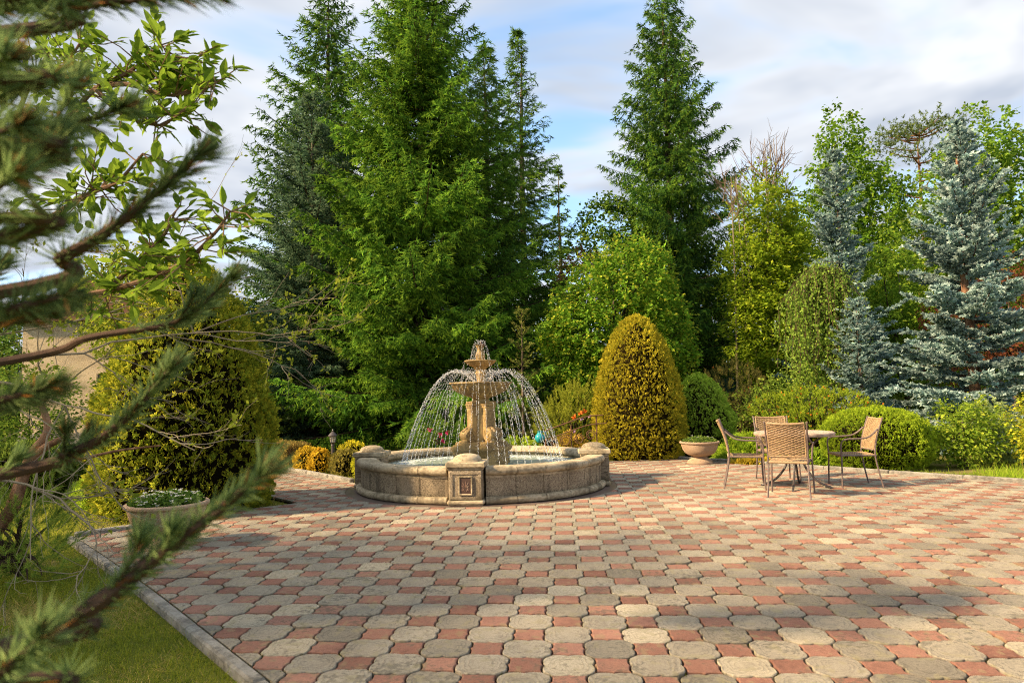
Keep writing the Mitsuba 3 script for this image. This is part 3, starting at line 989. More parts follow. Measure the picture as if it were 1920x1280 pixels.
def conifer(B, rng, x, y, H, R, z0=.2, nb=260, a0=-.25, a1=.6, curve=.2, twig_gap=.13, twig_len=.42, hang=.25, sprig=.17, sw=.045, dark=(.02, .045, .012), lite=(.05, .12, .02), tip=(.13, .22, .035),
            power=.85, tipfrac=.45, sector=None, jit=.22, sprig_gap=.098, bark=(.07, .05, .035), upper_dens=1.0, floor=.02):
    rel = np.linspace(0, 1, nb) ** upper_dens
    nw = max(8, nb // 9)
    whorl = (np.floor(rel * nw) + .5) / nw + rng.normal(0, .16 / nw, nb)
    rel = np.clip(np.where(rng.random(nb) < .86, whorl, rel + rng.normal(0, .4 / nb, nb)), 0, .995)
    z = z0 + (H - z0) * rel
    phi = np.arange(nb) * 2.39996 + rng.normal(0, .35, nb)
    L = R * ((1 - rel) ** power * (1 - floor) + floor) * rng.uniform(1 - jit * 1.4, 1 + jit, nb)
    L *= np.where(rel < .06, .85, 1)
    a = lerp(a0, a1, rel) + rng.normal(0, .08, nb)
    cv = curve * rng.uniform(.6, 1.4, nb)
    out = np.stack([np.cos(phi), np.sin(phi), np.zeros(nb)], 1)
    shade = rng.uniform(.62, 1.32, nb)
    P0 = np.stack([np.full(nb, x), np.full(nb, y), z], 1)
    for i in range(nb):
        s = np.linspace(0, 1, 5)
        pts = P0[i] + out[i] * (L[i] * s)[:, None] + np.array([0, 0, 1.0]) * (L[i] * (a[i] * s + cv[i] * s * s))[:, None]
        B.tube(pts, .006 + .011 * L[i] / 2 * (1 - s), 4, bark)
    nt = np.maximum(2, (L / twig_gap)).astype(int)
    bi = np.repeat(np.arange(nb), nt * 2)
    k = np.concatenate([np.arange(m * 2) for m in nt])
    s = (k // 2 + rng.uniform(.1, .9, len(k))) / np.repeat(nt, nt * 2)
    s = .10 + .9 * s ** .85
    sd = np.where(k % 2 == 0, 1.0, -1.0)
    Lb = L[bi]
    base = P0[bi] + out[bi] * (Lb * s)[:, None]
    base[:, 2] += Lb * (a[bi] * s + cv[bi] * s * s)
    fwd = out[bi].copy()
    fwd[:, 2] = a[bi] + 2 * cv[bi] * s
    fwd = unit(fwd)
    side = np.stack([-out[bi][:, 1], out[bi][:, 0], np.zeros(len(bi))], 1) * sd[:, None]
    td = unit(fwd * rng.uniform(.35, .9, (len(bi), 1)) + side * rng.uniform(.45, 1, (len(bi), 1)) + np.array([0, 0, -1.0]) * (hang * rng.uniform(.2, 1.2, len(bi)))[:, None] + rng.normal(0, .12, (len(bi), 3)))
    tl = np.clip(twig_len * Lb * (1.05 - s), .12, .75) * rng.uniform(.6, 1.2, len(bi))
    tl = np.where(s > .93, np.minimum(tl, .2), tl)
    ns = np.maximum(2, np.ceil(tl / sprig_gap)).astype(int)
    ti = np.repeat(np.arange(len(bi)), ns)
    kk = np.concatenate([np.arange(m) for m in ns])
    t = (kk + rng.uniform(.2, 1, len(kk))) / ns[ti]
    p = base[ti] + td[ti] * (tl[ti] * t)[:, None]
    p[:, 2] -= hang * .5 * tl[ti] * t * t
    n = len(p)
    sg = np.where(kk % 2 == 0, 1.0, -1.0)
    perp = unit(np.cross(td[ti], [0, 0, 1.0]) + 1e-6)
    d = unit(td[ti] * rng.uniform(.5, 1.1, (n, 1)) + perp * (sg * rng.uniform(.2, .8, n))[:, None] + np.array([0, 0, -1.0]) * (hang * rng.uniform(0, 1.3, n))[:, None] + rng.normal(0, .16, (n, 3)))
    s1 = unit(np.cross(d, rng.normal(0, 1, (n, 3))))
    s2 = np.cross(d, s1)
    ln = sprig * rng.uniform(.6, 1.25, n)
    young = (rng.random(n) < tipfrac) & (t > .35)
    sh = (shade[bi][ti] * rng.uniform(.75, 1.25, n))[:, None]
    c0 = lerp(dark, lite, rng.random((n, 1))) * sh
    c1 = np.where(young[:, None], np.asarray(tip) * sh, c0 * 1.25)
    B.spikes(p, d, s1, ln, sw * .75, c0, c1)
    for q, (f0, f1) in enumerate(((.05, .75), (.22, .8), (.4, .72), (.55, .6))):
        g = s1 if q % 2 else s2
        dq = unit(d * .8 + g * (rng.choice([-1, 1], n) * rng.uniform(.5, 1.0, n))[:, None])
        B.spikes(p + d * (ln * f0)[:, None], dq, unit(np.cross(dq, rng.normal(0, 1, (n, 3)))), ln * f1 * .75, sw * .62, c0, c1)
    # leader
    q = np.linspace(.0, .7, 40)
    P = np.stack([np.full(40, x), np.full(40, y), H - q], 1)
    d = unit(np.stack([rng.normal(0, 1, 40), rng.normal(0, 1, 40), rng.uniform(.3, 1.5, 40)], 1))
    B.kites(P, d, unit(np.cross(d, rng.normal(0, 1, (40, 3)))), .06 + .16 * q, sw, np.asarray(lite), np.asarray(tip), .4)
    return B


def ntri(B):
    return sum(len(f) for f in B.f)


def conifer_tree(name, label, x, y, H, R, seed, trunk=.16, trunk_bark='bark', **kw):
    rng = np.random.default_rng(seed)
    k = thing(name, label, 'tree')
    put(f'{k}__trunk', trunk_mesh(x, y, H * .985, trunk, seed), trunk_bark, smooth=50)
    B = Bag()
    B.gain = GAIN
    conifer(B, rng, x, y, H, R, **kw)
    B.put(f'{k}__crown', 'needle')
    return k


def lumps(u, seed, f=3.0, amp=.25):
    return 1 + amp * (meshkit.fbm(u * f + 10, 3, seed) - .5) * 2


def sprays(B, rng, P, out, size, dark, lite, tip, lobes=6, wid=.42, up=.5, flatv=True, spread=1.25, rnd=.3):
    """flat scale-leaf sprays (thuja, box): a fan of lobes in one upright plane"""
    n = len(P)
    ax = unit(out + np.array([0, 0, 1.0]) * up + rng.normal(0, rnd, (n, 3)))
    hz = unit(np.cross(ax, rng.normal(0, 1, (n, 3)) * .6 + np.cross(out, [0, 0, 1.0])))
    pl = hz if flatv else hz
    nn = np.cross(ax, pl)
    sz = size * rng.uniform(.6, 1.3, n)
    sh = rng.uniform(.65, 1.3, (n, 1))
    mixv = rng.random((n, 1))
    c0 = lerp(dark, lite, mixv) * sh
    c1 = lerp(lite, tip, rng.random((n, 1)) ** .8) * sh
    for q in range(lobes):
        ang = (q / (lobes - 1) - .5) * 2 * spread + rng.normal(0, .12, n)
        d = unit(ax * np.cos(ang)[:, None] + pl * np.sin(ang)[:, None] + nn * rng.normal(0, .18, (n, 1)))
        b = P + ax * (sz * .25 * (1 - np.abs(np.sin(ang))))[:, None]
        s = unit(np.cross(d, nn))
        L = sz * (1 - .35 * np.abs(np.sin(ang))) * rng.uniform(.7, 1.1, n)
        B.kites(b, d, s, L, L * wid, c0, c1, .55)


def profile_shell(rng, n, zr, depth, seed, x, y, amp=.12, fr=3.2):
    zr = np.asarray(zr, float)
    zz = np.linspace(zr[0, 0], zr[-1, 0], 400)
    rr = np.interp(zz, zr[:, 0], zr[:, 1])
    sl = np.gradient(rr, zz)
    w = (rr + .03) * np.sqrt(1 + sl ** 2)
    cdf = np.cumsum(w)
    cdf /= cdf[-1]
    z = np.interp(rng.random(n), cdf, zz)
    r = np.interp(z, zr[:, 0], zr[:, 1])
    slope = np.interp(z, zz, sl)
    ph = rng.uniform(0, 2 * PI, n)
    o = np.stack([np.cos(ph), np.sin(ph), -slope], 1)
    u = np.stack([np.cos(ph), np.sin(ph), z / max(zr[:, 1].max(), .3)], 1)
    lp = lumps(u, seed, fr, amp)
    e = rng.exponential(depth, n)
    r2 = np.maximum(r * lp - e, .01)
    P = np.stack([x + r2 * np.cos(ph), y + r2 * np.sin(ph), z - e * .2], 1)
    return P, unit(o)


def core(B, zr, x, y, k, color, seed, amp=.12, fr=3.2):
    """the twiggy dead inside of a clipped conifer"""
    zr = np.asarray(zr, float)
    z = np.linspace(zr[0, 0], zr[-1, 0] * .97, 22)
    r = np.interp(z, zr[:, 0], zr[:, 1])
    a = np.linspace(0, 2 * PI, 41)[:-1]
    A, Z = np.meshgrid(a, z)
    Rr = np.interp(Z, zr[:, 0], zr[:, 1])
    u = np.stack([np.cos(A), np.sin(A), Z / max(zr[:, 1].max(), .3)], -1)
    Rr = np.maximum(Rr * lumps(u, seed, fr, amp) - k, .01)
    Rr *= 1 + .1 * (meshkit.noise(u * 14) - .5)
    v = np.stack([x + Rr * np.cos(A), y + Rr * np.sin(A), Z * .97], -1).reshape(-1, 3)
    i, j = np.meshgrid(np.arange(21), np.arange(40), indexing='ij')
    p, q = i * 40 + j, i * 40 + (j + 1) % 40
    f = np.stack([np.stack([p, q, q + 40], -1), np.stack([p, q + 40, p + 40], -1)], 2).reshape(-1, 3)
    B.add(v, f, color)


def bullet(H, R, low=.8, sharp=1.0):
    t = np.array([0, .05, .12, .25, .4, .55, .68, .78, .86, .92, .96, .985, 1.0])
    r = np.array([low, low + .08, low + .15, 1.0, .97, .86, .72, .585, .45, .325, .22, .12, .0])
    return np.stack([t * H, R * np.clip(r, 0, 1) ** sharp], 1)


def dome(H, R, low=.75):
    t = np.linspace(0, 1, 14)
    r = np.where(t < .45, low + (1 - low) * np.sin(t / .45 * PI / 2), np.sqrt(np.maximum(0, 1 - ((t - .45) / .55) ** 2)))
    return np.stack([t * H, R * r], 1)


def clipped(name, label, cat_, x, y, zr, n, size, dark, lite, tip, seed, depth=.07, amp=.12, fr=3.2, lobes=6, wid=.42, up=.5, corek=.16, corec=(.014, .012, .006), group=None, rnd=.3, spread=1.25):
    rng = np.random.default_rng(seed)
    k = thing(name, label, cat_, group)
    B = Bag()
    B.gain = GAIN
    P, o = profile_shell(rng, n, zr, depth, seed, x, y, amp, fr)
    sprays(B, rng, P, o, size, dark, lite, tip, lobes, wid, up, rnd=rnd, spread=spread)
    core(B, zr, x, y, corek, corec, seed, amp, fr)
    B.put(f'{k}__crown', 'leaf')
    H = zr[-1][0]
    put(f'{k}__trunk', trunk_mesh(x, y, H * .8, .03 + .02 * H, seed), 'bark', smooth=50)
    return k


def leaves(B, rng, P, out, n_per, spread, size, wid, dark, lite, tip, droop=.25, tipfrac=.3, sunny=.35, flat=.5, shade_var=.3):
    """a twig with n_per leaves at each point"""
    n = len(P)
    i = np.repeat(np.arange(n), n_per)
    m = len(i)
    t = rng.random(m)
    ax = unit(out + rng.normal(0, .35, (n, 3)))
    p = P[i] + ax[i] * (t * spread * 1.5)[:, None] + rng.normal(0, spread * .32, (m, 3))
    d = unit(ax[i] * rng.uniform(.1, 1, (m, 1)) + rng.normal(0, .65, (m, 3)) * [1, 1, .5] + np.array([0, 0, -droop]))
    s = unit(np.cross(d, np.array([0, 0, 1.0]) * flat + rng.normal(0, .55, (m, 3))))
    L = size * rng.uniform(.6, 1.25, m)
    cl = rng.uniform(1 - shade_var, 1 + shade_var, (n, 1))[i]
    c0 = lerp(dark, lite, rng.random((m, 1))) * cl
    c1 = np.where((rng.random(m) < tipfrac)[:, None] & (t > .5)[:, None], np.asarray(tip) * cl, c0 * 1.15)
    B.kites(p, d, s, L, L * wid, c0, c1, .48, .06)


def lobed_points(rng, n, lobes, inner=.55, seed=0, amp=.3):
    """points in the outer part of a set of ellipsoids (centre, radii)"""
    vol = np.array([np.prod(r) ** (2 / 3) for _, r in lobes])
    which = rng.choice(len(lobes), n, p=vol / vol.sum())
    c = np.array([l[0] for l in lobes], float)[which]
    r = np.array([l[1] for l in lobes], float)[which]
    u = unit(rng.normal(0, 1, (n, 3)))
    rad = (inner + (1 - inner) * rng.random(n) ** .6) * lumps(u, seed, 2.6, amp)
    return c + u * r * rad[:, None], unit(u / r)


def limbs(B, rng, base, lobes, r0, color, n_each=5):
    for c, r in lobes:
        c, r = np.asarray(c, float), np.asarray(r, float)
        for q in range(n_each):
            e = c + unit(rng.normal(0, 1, 3)) * r * .75
            b = np.array(base) + [0, 0, rng.uniform(.2, .8) * max(.3, (c[2] - base[2]) * .8)]
            m = (b + e) / 2 + rng.normal(0, .12, 3) * np.linalg.norm(e - b) + [0, 0, .1]
            pts = bez(b, m, e, np.linspace(0, 1, 7))
            B.tube(pts, r0 * (1 - .85 * np.linspace(0, 1, 7)), 5, color)


def broadleaf(name, label, x, y, lobes, seed, n=900, per=14, spread=.22, size=.11, wid=.6, dark=(.03, .065, .012), lite=(.07, .14, .02), tip=(.18, .2, .03), trunk=.09, bark='bark', catg='tree', inner=.5, amp=.3, droop=.25,
              tipfrac=.3, limb=.035, barkc=(.09, .07, .05), group=None, flat=.5, trunk_h=None):
    rng = np.random.default_rng(seed)
    k = thing(name, label, catg, group)
    lobes = [((x + c[0], y + c[1], c[2]), r) for c, r in lobes]
    top = max(c[2] + r[2] for c, r in lobes)
    put(f'{k}__trunk', trunk_mesh(x, y, trunk_h or top * .8, trunk, seed), bark, smooth=50)
    B = Bag()
    B.gain = GAIN
    P, o = lobed_points(rng, n, lobes, inner, seed, amp)
    ok = P[:, 2] > .05
    leaves(B, rng, P[ok], o[ok], per, spread, size, wid, dark, lite, tip, droop, tipfrac, flat=flat)
    limbs(B, rng, (x, y, .3), lobes, limb, barkc)
    B.put(f'{k}__crown', 'leaf')
    return k


def shoots(B, rng, P, ax, L, nn, nl, nw, dark, lite, tip, angle=.7, tipcol=None, tipn=0.0, stem=(.10, .07, .04)):
    """bottle-brush shoots: needles round a stem (pines)"""
    n = len(P)
    L = np.broadcast_to(np.asarray(L, float), n)
    i = np.repeat(np.arange(n), nn)
    m = len(i)
    t = rng.random(m) ** .8
    s1 = unit(np.cross(ax, rng.normal(0, 1, (n, 3))))
    s2 = np.cross(ax, s1)
    a = rng.uniform(0, 2 * PI, m)
    rad = s1[i] * np.cos(a)[:, None] + s2[i] * np.sin(a)[:, None]
    d = unit(ax[i] * (math.cos(angle) + .6 * t[:, None] ** 3) + rad * math.sin(angle) + rng.normal(0, .12, (m, 3)))
    p = P[i] + ax[i] * (t * L[i])[:, None]
    sh = rng.uniform(.7, 1.25, (n, 1))[i]
    c = lerp(dark, lite, rng.random((m, 1))) * sh
    s = unit(np.cross(d, rng.normal(0, 1, (m, 3))))
    B.spikes(p, d, s, nl * rng.uniform(.7, 1.2, m), nw, c, lerp(c, np.asarray(tip) * sh, .6))
    if tipcol is not None:
        g = rng.random(n) < tipn
        q = int(g.sum())
        for k in range(3):
            s = unit(np.cross(ax[g], rng.normal(0, 1, (q, 3))))
            B.kites(P[g] + ax[g] * (L[g] * .8)[:, None], unit(ax[g] + rng.normal(0, .25, (q, 3))), s, .05, .028, np.asarray(tipcol) * .8, tipcol, .5)


# ------------------------------------------------------------------ the trees behind the terrace
SPR = dict(dark=(.022, .054, .010), lite=(.058, .13, .016), tip=(.165, .265, .028))

conifer_tree('spruce_tree', 'broad tall bright green spruce directly behind the fountain', -2.7, 20.3, 15.6, 4.1, 11, trunk=.24, nb=520, a0=-.32, a1=.55, curve=.22, hang=.55, twig_gap=.125, twig_len=.36, sprig_gap=.112, sprig=.255, sw=.062, tipfrac=.6, power=.7, z0=.25, jit=.28, upper_dens=.95, **SPR)
conifer_tree('spruce_tree', 'dense spruce standing close behind the right side of the broad spruce', -.7, 22.6, 13.4, 3.2, 20, trunk=.2, nb=280, a0=-.30, a1=.55, curve=.2, hang=.5, twig_gap=.16, sprig_gap=.12, twig_len=.34, sprig=.27, sw=.055, tipfrac=.5, power=.95, jit=.28, dark=(.016, .038, .010), lite=(.045, .10, .016), tip=(.16, .25, .028))
conifer_tree('spruce_tree', 'tall narrow spruce leaning over the left side behind the dark blue green spruce', -7.2, 26.6, 18.4, 4.9, 12, trunk=.24, nb=330, a0=-.28, a1=.5, curve=.2, hang=.6, twig_gap=.2, sprig_gap=.13, twig_len=.34, sprig=.34, sw=.08, power=.85, jit=.3, dark=(.016, .038, .010), lite=(.04, .095, .015), tip=(.15, .24, .026))
conifer_tree('spruce_tree', 'slender spruce with bare pointed top right of the broad spruce', .45, 27.6, 16.6, 3.3, 13, trunk=.2, nb=350, a0=-.35, a1=.5, curve=.22, hang=.4, twig_gap=.19, twig_len=.3, sprig=.28, sw=.06, power=1.0, jit=.35, dark=(.016, .038, .010), lite=(.045, .10, .016), tip=(.15, .24, .024))
conifer_tree('spruce_tree', 'small pointed spruce farthest back against the bright sky', 2.35, 32, 12.2, 1.9, 14, trunk=.17, nb=150, a0=-.3, a1=.5, curve=.2, hang=.35, twig_gap=.2, twig_len=.3, sprig=.24, sw=.08, power=.9, jit=.35, dark=(.018, .042, .011), lite=(.05, .11, .018), tip=(.16, .25, .028))
conifer_tree('spruce_tree', 'tall spruce with drooping branches above the round bush right of centre', 6.47, 27.0, 18.1, 4.05, 15, trunk=.22, nb=430, a0=-.45, a1=.45, curve=.22, hang=.75, twig_gap=.155, sprig_gap=.12, twig_len=.33, sprig=.30, sw=.068, power=.75, jit=.26, tipfrac=.5, dark=(.016, .040, .012), lite=(.042, .10, .018), tip=(.16, .26, .028))
conifer_tree('spruce_tree', 'dark blue green spruce between the golden conifer and the broad spruce', -6.35, 21.6, 11.2, 3.1, 16, trunk=.2, nb=300, a0=-.12, a1=.6, curve=.1, hang=.12, twig_gap=.13, twig_len=.36, sprig=.19, sw=.062, power=.72, jit=.22, tipfrac=.4, dark=(.022, .045, .028), lite=(.055, .095, .06), tip=(.12, .17, .11))
BLUE = dict(dark=(.058, .10, .108), lite=(.165, .24, .255), tip=(.30, .38, .39))
conifer_tree('blue_spruce', 'large silver blue spruce at the right edge above the shrubs', 9.7, 14.4, 7.0, 1.75, 17, trunk=.12, trunk_bark='bark_red', nb=210, a0=-.18, a1=.75, curve=.14, hang=.02, twig_gap=.085, twig_len=.40, sprig=.13, sw=.10, sprig_gap=.062, power=.82, jit=.3, tipfrac=.65, bark=(.15, .08, .05), **BLUE)
conifer_tree('blue_spruce', 'middle blue spruce standing behind the weeping birch', 9.05, 18.6, 7.85, 1.55, 18, trunk=.12, nb=170, a0=-.1, a1=.8, curve=.14, hang=.05, twig_gap=.11, twig_len=.36, sprig=.16, sw=.11, sprig_gap=.075, power=.75, jit=.4, tipfrac=.5, dark=(.05, .088, .094), lite=(.135, .20, .21), tip=(.25, .325, .335))
conifer_tree('blue_spruce', 'smallest blue spruce low between the weeping birch and the large blue spruce', 8.15, 16.1, 3.4, 1.02, 19, trunk=.07, nb=110, a0=-.05, a1=.8, curve=.12, hang=.03, twig_gap=.09, twig_len=.38, sprig=.12, sw=.065, sprig_gap=.065, power=.75, jit=.22, tipfrac=.5, dark=(.055, .096, .102), lite=(.15, .222, .23), tip=(.275, .35, .36))
conifer_tree('young_conifer', 'thin young conifer with sparse twigs between the fountain and the round bush', .25, 16.6, 3.4, .55, 21, trunk=.04, nb=60, a0=.3, a1=1.0, curve=.1, hang=.0, twig_gap=.1, twig_len=.4, sprig=.1, sw=.03, sprig_gap=.08, power=.6, dark=(.05, .07, .016), lite=(.09, .11, .03), tip=(.16, .17, .04))

broadleaf('maple_bush', 'round maple with yellow tipped green leaves behind the golden conifer', 2.75, 18.5, [((0, 0, 3.35), (1.75, 1.6, 1.7)), ((.55, -.1, 4.55), (1.05, 1.0, .95)), ((-.85, -.2, 2.6), (1.15, 1.1, 1.2)), ((1.2, 0, 2.7), (1.0, 1.1, 1.4)), ((-.5, -.5, 1.6), (1.1, .9, .7))], 31, n=2900, per=12, spread=.15, size=.10, wid=.75, dark=(.045, .10, .012), lite=(.105, .20, .02), tip=(.30, .30, .035), tipfrac=.45, inner=.6, droop=.15, flat=1.0, trunk=.09)
broadleaf('maple_tree', 'green leafy tree showing left of the drooping spruce against the sky', 4.3, 28, [((0, 0, 7.6), (1.7, 1.7, 2.0)), ((-.7, 0, 6.2), (1.6, 1.6, 2.0)), ((.3, 0, 4.0), (2.0, 2, 2.5))], 32, n=800, per=12, spread=.25, size=.16, wid=.7, dark=(.03, .07, .012), lite=(.075, .13, .02), tip=(.16, .2, .03))
broadleaf('copper_shrub', 'reddish brown leafed tree top peeping between the small spruce and the round bush', 2.5, 24, [((0, 0, 5.2), (.8, .8, 1.2)), ((.2, 0, 3.6), (.9, .9, 1.5))], 33, n=260, per=12, spread=.16, size=.11, wid=.6, dark=(.07, .035, .02), lite=(.14, .08, .035), tip=(.2, .14, .04), limb=.02)
k = broadleaf('larch_tree', 'yellow green tree with pale trunks and bare twigs at its top', 8.13, 21.4, [((0, 0, 6.5), (.95, 1.0, 1.65)), ((-.45, -.2, 4.8), (1.0, 1.0, 1.4)), ((.65, 0, 4.9), (1.15, 1.0, 1.6)), ((0, -.4, 3.05), (1.35, 1.1, 1.5)), ((.2, -.3, 1.75), (1.2, 1.1, .95))], 34, n=4200, per=12, spread=.18, size=.125, wid=.6, dark=(.075, .125, .012), lite=(.16, .225, .018), tip=(.29, .33, .03), inner=.25, amp=.6, flat=1.6, droop=.05, trunk=.065, bark='bark_grey', barkc=(.24, .2, .14), limb=.022, trunk_h=8.3)


def bare_top(key, x, y, z0, z1, seed, n=46, spread=.8):
    rng = np.random.default_rng(seed)
    B = Bag()
    for q in range(n):
        b = np.array([x + rng.normal(0, spread * .35), y + rng.normal(0, .3), rng.uniform(z0, z0 + (z1 - z0) * .55)])
        d = unit(np.array([rng.normal(0, .5), rng.normal(0, .4), 1.3]))
        L = rng.uniform(.5, 1.3)
        e = b + d * L
        B.tube(bez(b, (b + e) / 2 + rng.normal(0, .06, 3), e, np.linspace(0, 1, 5)), .018 * (1 - .8 * np.linspace(0, 1, 5)), 4, (.16, .12, .09))
        for w in range(3):
            t = rng.uniform(.2, .9)
            p = b + d * L * t
            dd = unit(d + rng.normal(0, .55, 3))
            B.tube([p, p + dd * .22, p + dd * .4 + [0, 0, .06]], [.008, .006, .003], 3, (.15, .11, .085))
    for sx in (-.12, .14, .35):
        B.tube([(x + sx * 1.6, y, z0 - 6.5), (x + sx, y - .1, z0 - 2), (x + sx * .6, y, z1 - .4)], [.045, .03, .008], 6, (.27, .22, .16))
    B.put(f'{key}__bare_twigs', 'bark_vc')


scene['bark_vc'] = {'type': 'twosided', 'bsdf': {'type': 'diffuse', 'reflectance': VC}}
bare_top(k, 8.22, 21.2, 7.3, 9.7, 5, spread=.7)
bare_top(k, 7.1, 21.2, 6.6, 8.5, 6, 22, .5)
broadleaf('linden_tree', 'tall pointed dense green tree behind the middle blue spruce', 12.75, 25.5, [((0, 0, 10.5), (.7, .75, 1.5)), ((0, 0, 9.1), (1.25, 1.2, 1.6)), ((-.75, 0, 7.1), (1.55, 1.5, 1.8)), ((1.0, 0, 8.1), (1.1, 1.3, 2.0)), ((.2, -.3, 5.1), (2.4, 1.9, 2.1)), ((-.4, -.3, 2.8), (2.5, 1.9, 1.9))], 35, n=2700, per=12, spread=.24, size=.15, wid=.65, dark=(.038, .085, .010), lite=(.085, .16, .016), tip=(.16, .22, .022), droop=.6, amp=.5, inner=.5, trunk=.18)


def pine():
    rng = np.random.default_rng(41)
    k = thing('pine_tree', 'tall pine with flat tiers and orange trunk far behind the large blue spruce', 'tree')
    x, y = 24.6, 40
    put(f'{k}__trunk', trunk_mesh(x, y, 16.8, .26, 3), 'bark_red', smooth=50)
    B = Bag()
    B.gain = GAIN
    for q in range(30):
        z = rng.uniform(10.0, 17.2)
        R = 2.1 * (1 - ((z - 13.8) / 5.5) ** 2) * rng.uniform(.5, 1.1)
        a = rng.uniform(0, 2 * PI)
        e = np.array([x + R * math.cos(a), y + R * math.sin(a), z])
        b = np.array([x, y, z - .5])
        B.tube(bez(b, (b + e) / 2 - [0, 0, .2], e, np.linspace(0, 1, 6)), .06 * (1 - .7 * np.linspace(0, 1, 6)), 5, (.3, .16, .08))
        n = 46
        P = e + rng.normal(0, 1, (n, 3)) * [.62, .62, .18]
        ax = unit(rng.normal(0, .6, (n, 3)) + [0, 0, .9])
        shoots(B, rng, P, ax, .2, 9, .2, .05, (.03, .055, .022), (.07, .11, .035), (.13, .16, .05), .9)
    B.put(f'{k}__crown', 'needle')


pine()


def weeping():
    rng = np.random.default_rng(42)
    k = thing('weeping_birch', 'small weeping tree with a curtain of hanging bright leaves', 'tree')
    x, y = 7.95, 17.0
    put(f'{k}__trunk', tube(spline([(x + .25, y, -.1), (x + .3, y, 2.0), (x + .22, y, 3.6), (x, y, 4.3), (x - .45, y - .1, 4.15), (x - .7, y - .1, 3.7)], 26), np.linspace(.07, .03, 26), 8), 'bark_grey', smooth=50)
    B = Bag()
    B.gain = GAIN
    for q in range(270):
        a = rng.uniform(0, 2 * PI)
        r = rng.uniform(.1, .95) * rng.uniform(.7, 1.15)
        s = np.array([x + rng.normal(-.1, .2), y + rng.normal(0, .2), 4.25 + rng.normal(0, .1)])
        o = np.array([x - .15 + r * math.cos(a), y + r * math.sin(a) * .8, 4.15 - .5 * r + rng.normal(0, .12)])
        L = rng.uniform(.5, 3.2)
        n = 26
        t = np.linspace(0, 1, n)
        arc = bez(s, (s + o) / 2 + [0, 0, .25], o, np.linspace(0, 1, 6))
        hang = o + np.stack([(o[0] - x) * .12 * t, (o[1] - y) * .12 * t, -L * t], 1) + np.cumsum(rng.normal(0, .022, (n, 3)), 0)
        B.tube(np.vstack([arc[:-1], hang[::4]]), .006, 3, (.16, .12, .07))
        m = int(L * 30)
        tt = rng.random(m)
        P = np.stack([np.interp(tt, t, hang[:, a_]) for a_ in range(3)], 1) + rng.normal(0, .045, (m, 3))
        ma = 12
        ia = rng.uniform(.25, 1, ma)
        Pa = np.stack([np.interp(ia, np.linspace(0, 1, 6), arc[:, a_]) for a_ in range(3)], 1) + rng.normal(0, .06, (ma, 3))
        P, m = np.vstack([P, Pa]), m + ma
        d = unit(rng.normal(0, .5, (m, 3)) + [0, 0, -.7])
        c = lerp((.06, .11, .02), (.16, .24, .045), rng.random((m, 1)))
        B.kites(P, d, unit(np.cross(d, rng.normal(0, 1, (m, 3)))), .07, .05, c, c * 1.2, .45)
    B.put(f'{k}__crown', 'leaf')


weeping()
FOR = dict(per=12, spread=.3, size=.2, wid=.65, inner=.45, amp=.45)
broadleaf('birch_tree', 'bright green leafy tree at the far right edge behind the large blue spruce', 22.0, 31, [((-.2, 0, 12.0), (1.5, 1.4, 2.0)), ((1.6, 0, 10.4), (2.0, 1.6, 2.4)), ((-1.3, 0, 9.4), (1.7, 1.6, 2.4)), ((.3, -.3, 7.0), (3, 2, 3)), ((.5, -.3, 3.4), (3, 2, 3))], 36, n=2600, dark=(.05, .105, .015), lite=(.11, .19, .025), tip=(.20, .26, .035), **FOR)
broadleaf('birch_tree', 'mid green leafy tree in the gap between linden and pine', 18.6, 33, [((0, 0, 7.6), (1.7, 1.6, 2.2)), ((.8, 0, 5.5), (2.4, 2, 2.6)), ((-.6, 0, 3), (2.8, 2, 3))], 37, n=1200, dark=(.045, .085, .012), lite=(.10, .15, .02), tip=(.2, .21, .03), **FOR)
broadleaf('birch_tree', 'yellow green leafy tree low behind the smallest blue spruce', 12.9, 22.5, [((0, 0, 4.6), (1.5, 1.3, 1.8)), ((.9, 0, 3.0), (1.5, 1.3, 1.8)), ((-.8, 0, 2.6), (1.4, 1.3, 1.8))], 38, n=1300, per=12, spread=.2, size=.11, wid=.65, dark=(.05, .10, .012), lite=(.11, .18, .02), tip=(.21, .25, .03), inner=.4, amp=.4)
broadleaf('maroon_shrub', 'dark maroon leafed shrub at the right edge behind the large blue spruce', 13.6, 18.6, [((0, 0, 3.2), (1.2, .9, 1.6)), ((-1.3, .2, 2.6), (1.0, .8, 1.3))], 39, n=700, per=12, spread=.18, size=.09, wid=.6, dark=(.05, .018, .014), lite=(.12, .045, .025), tip=(.18, .09, .03), catg='shrub')


def scatter(key, groups, places):
    for q, B in enumerate(groups):
        v, f, c = B.arrays()
        scene[f'{key}_kind_{q}'] = {'type': 'shapegroup', 'shape': mikit.ply((v, f), 'leaf', color=c)}
    for n, (q, M) in enumerate(places):
        scene[f'{key}__{n + 1:03d}'] = {'type': 'instance', 'to_world': M, 'shape': {'type': 'ref', 'id': f'{key}_kind_{q}'}}


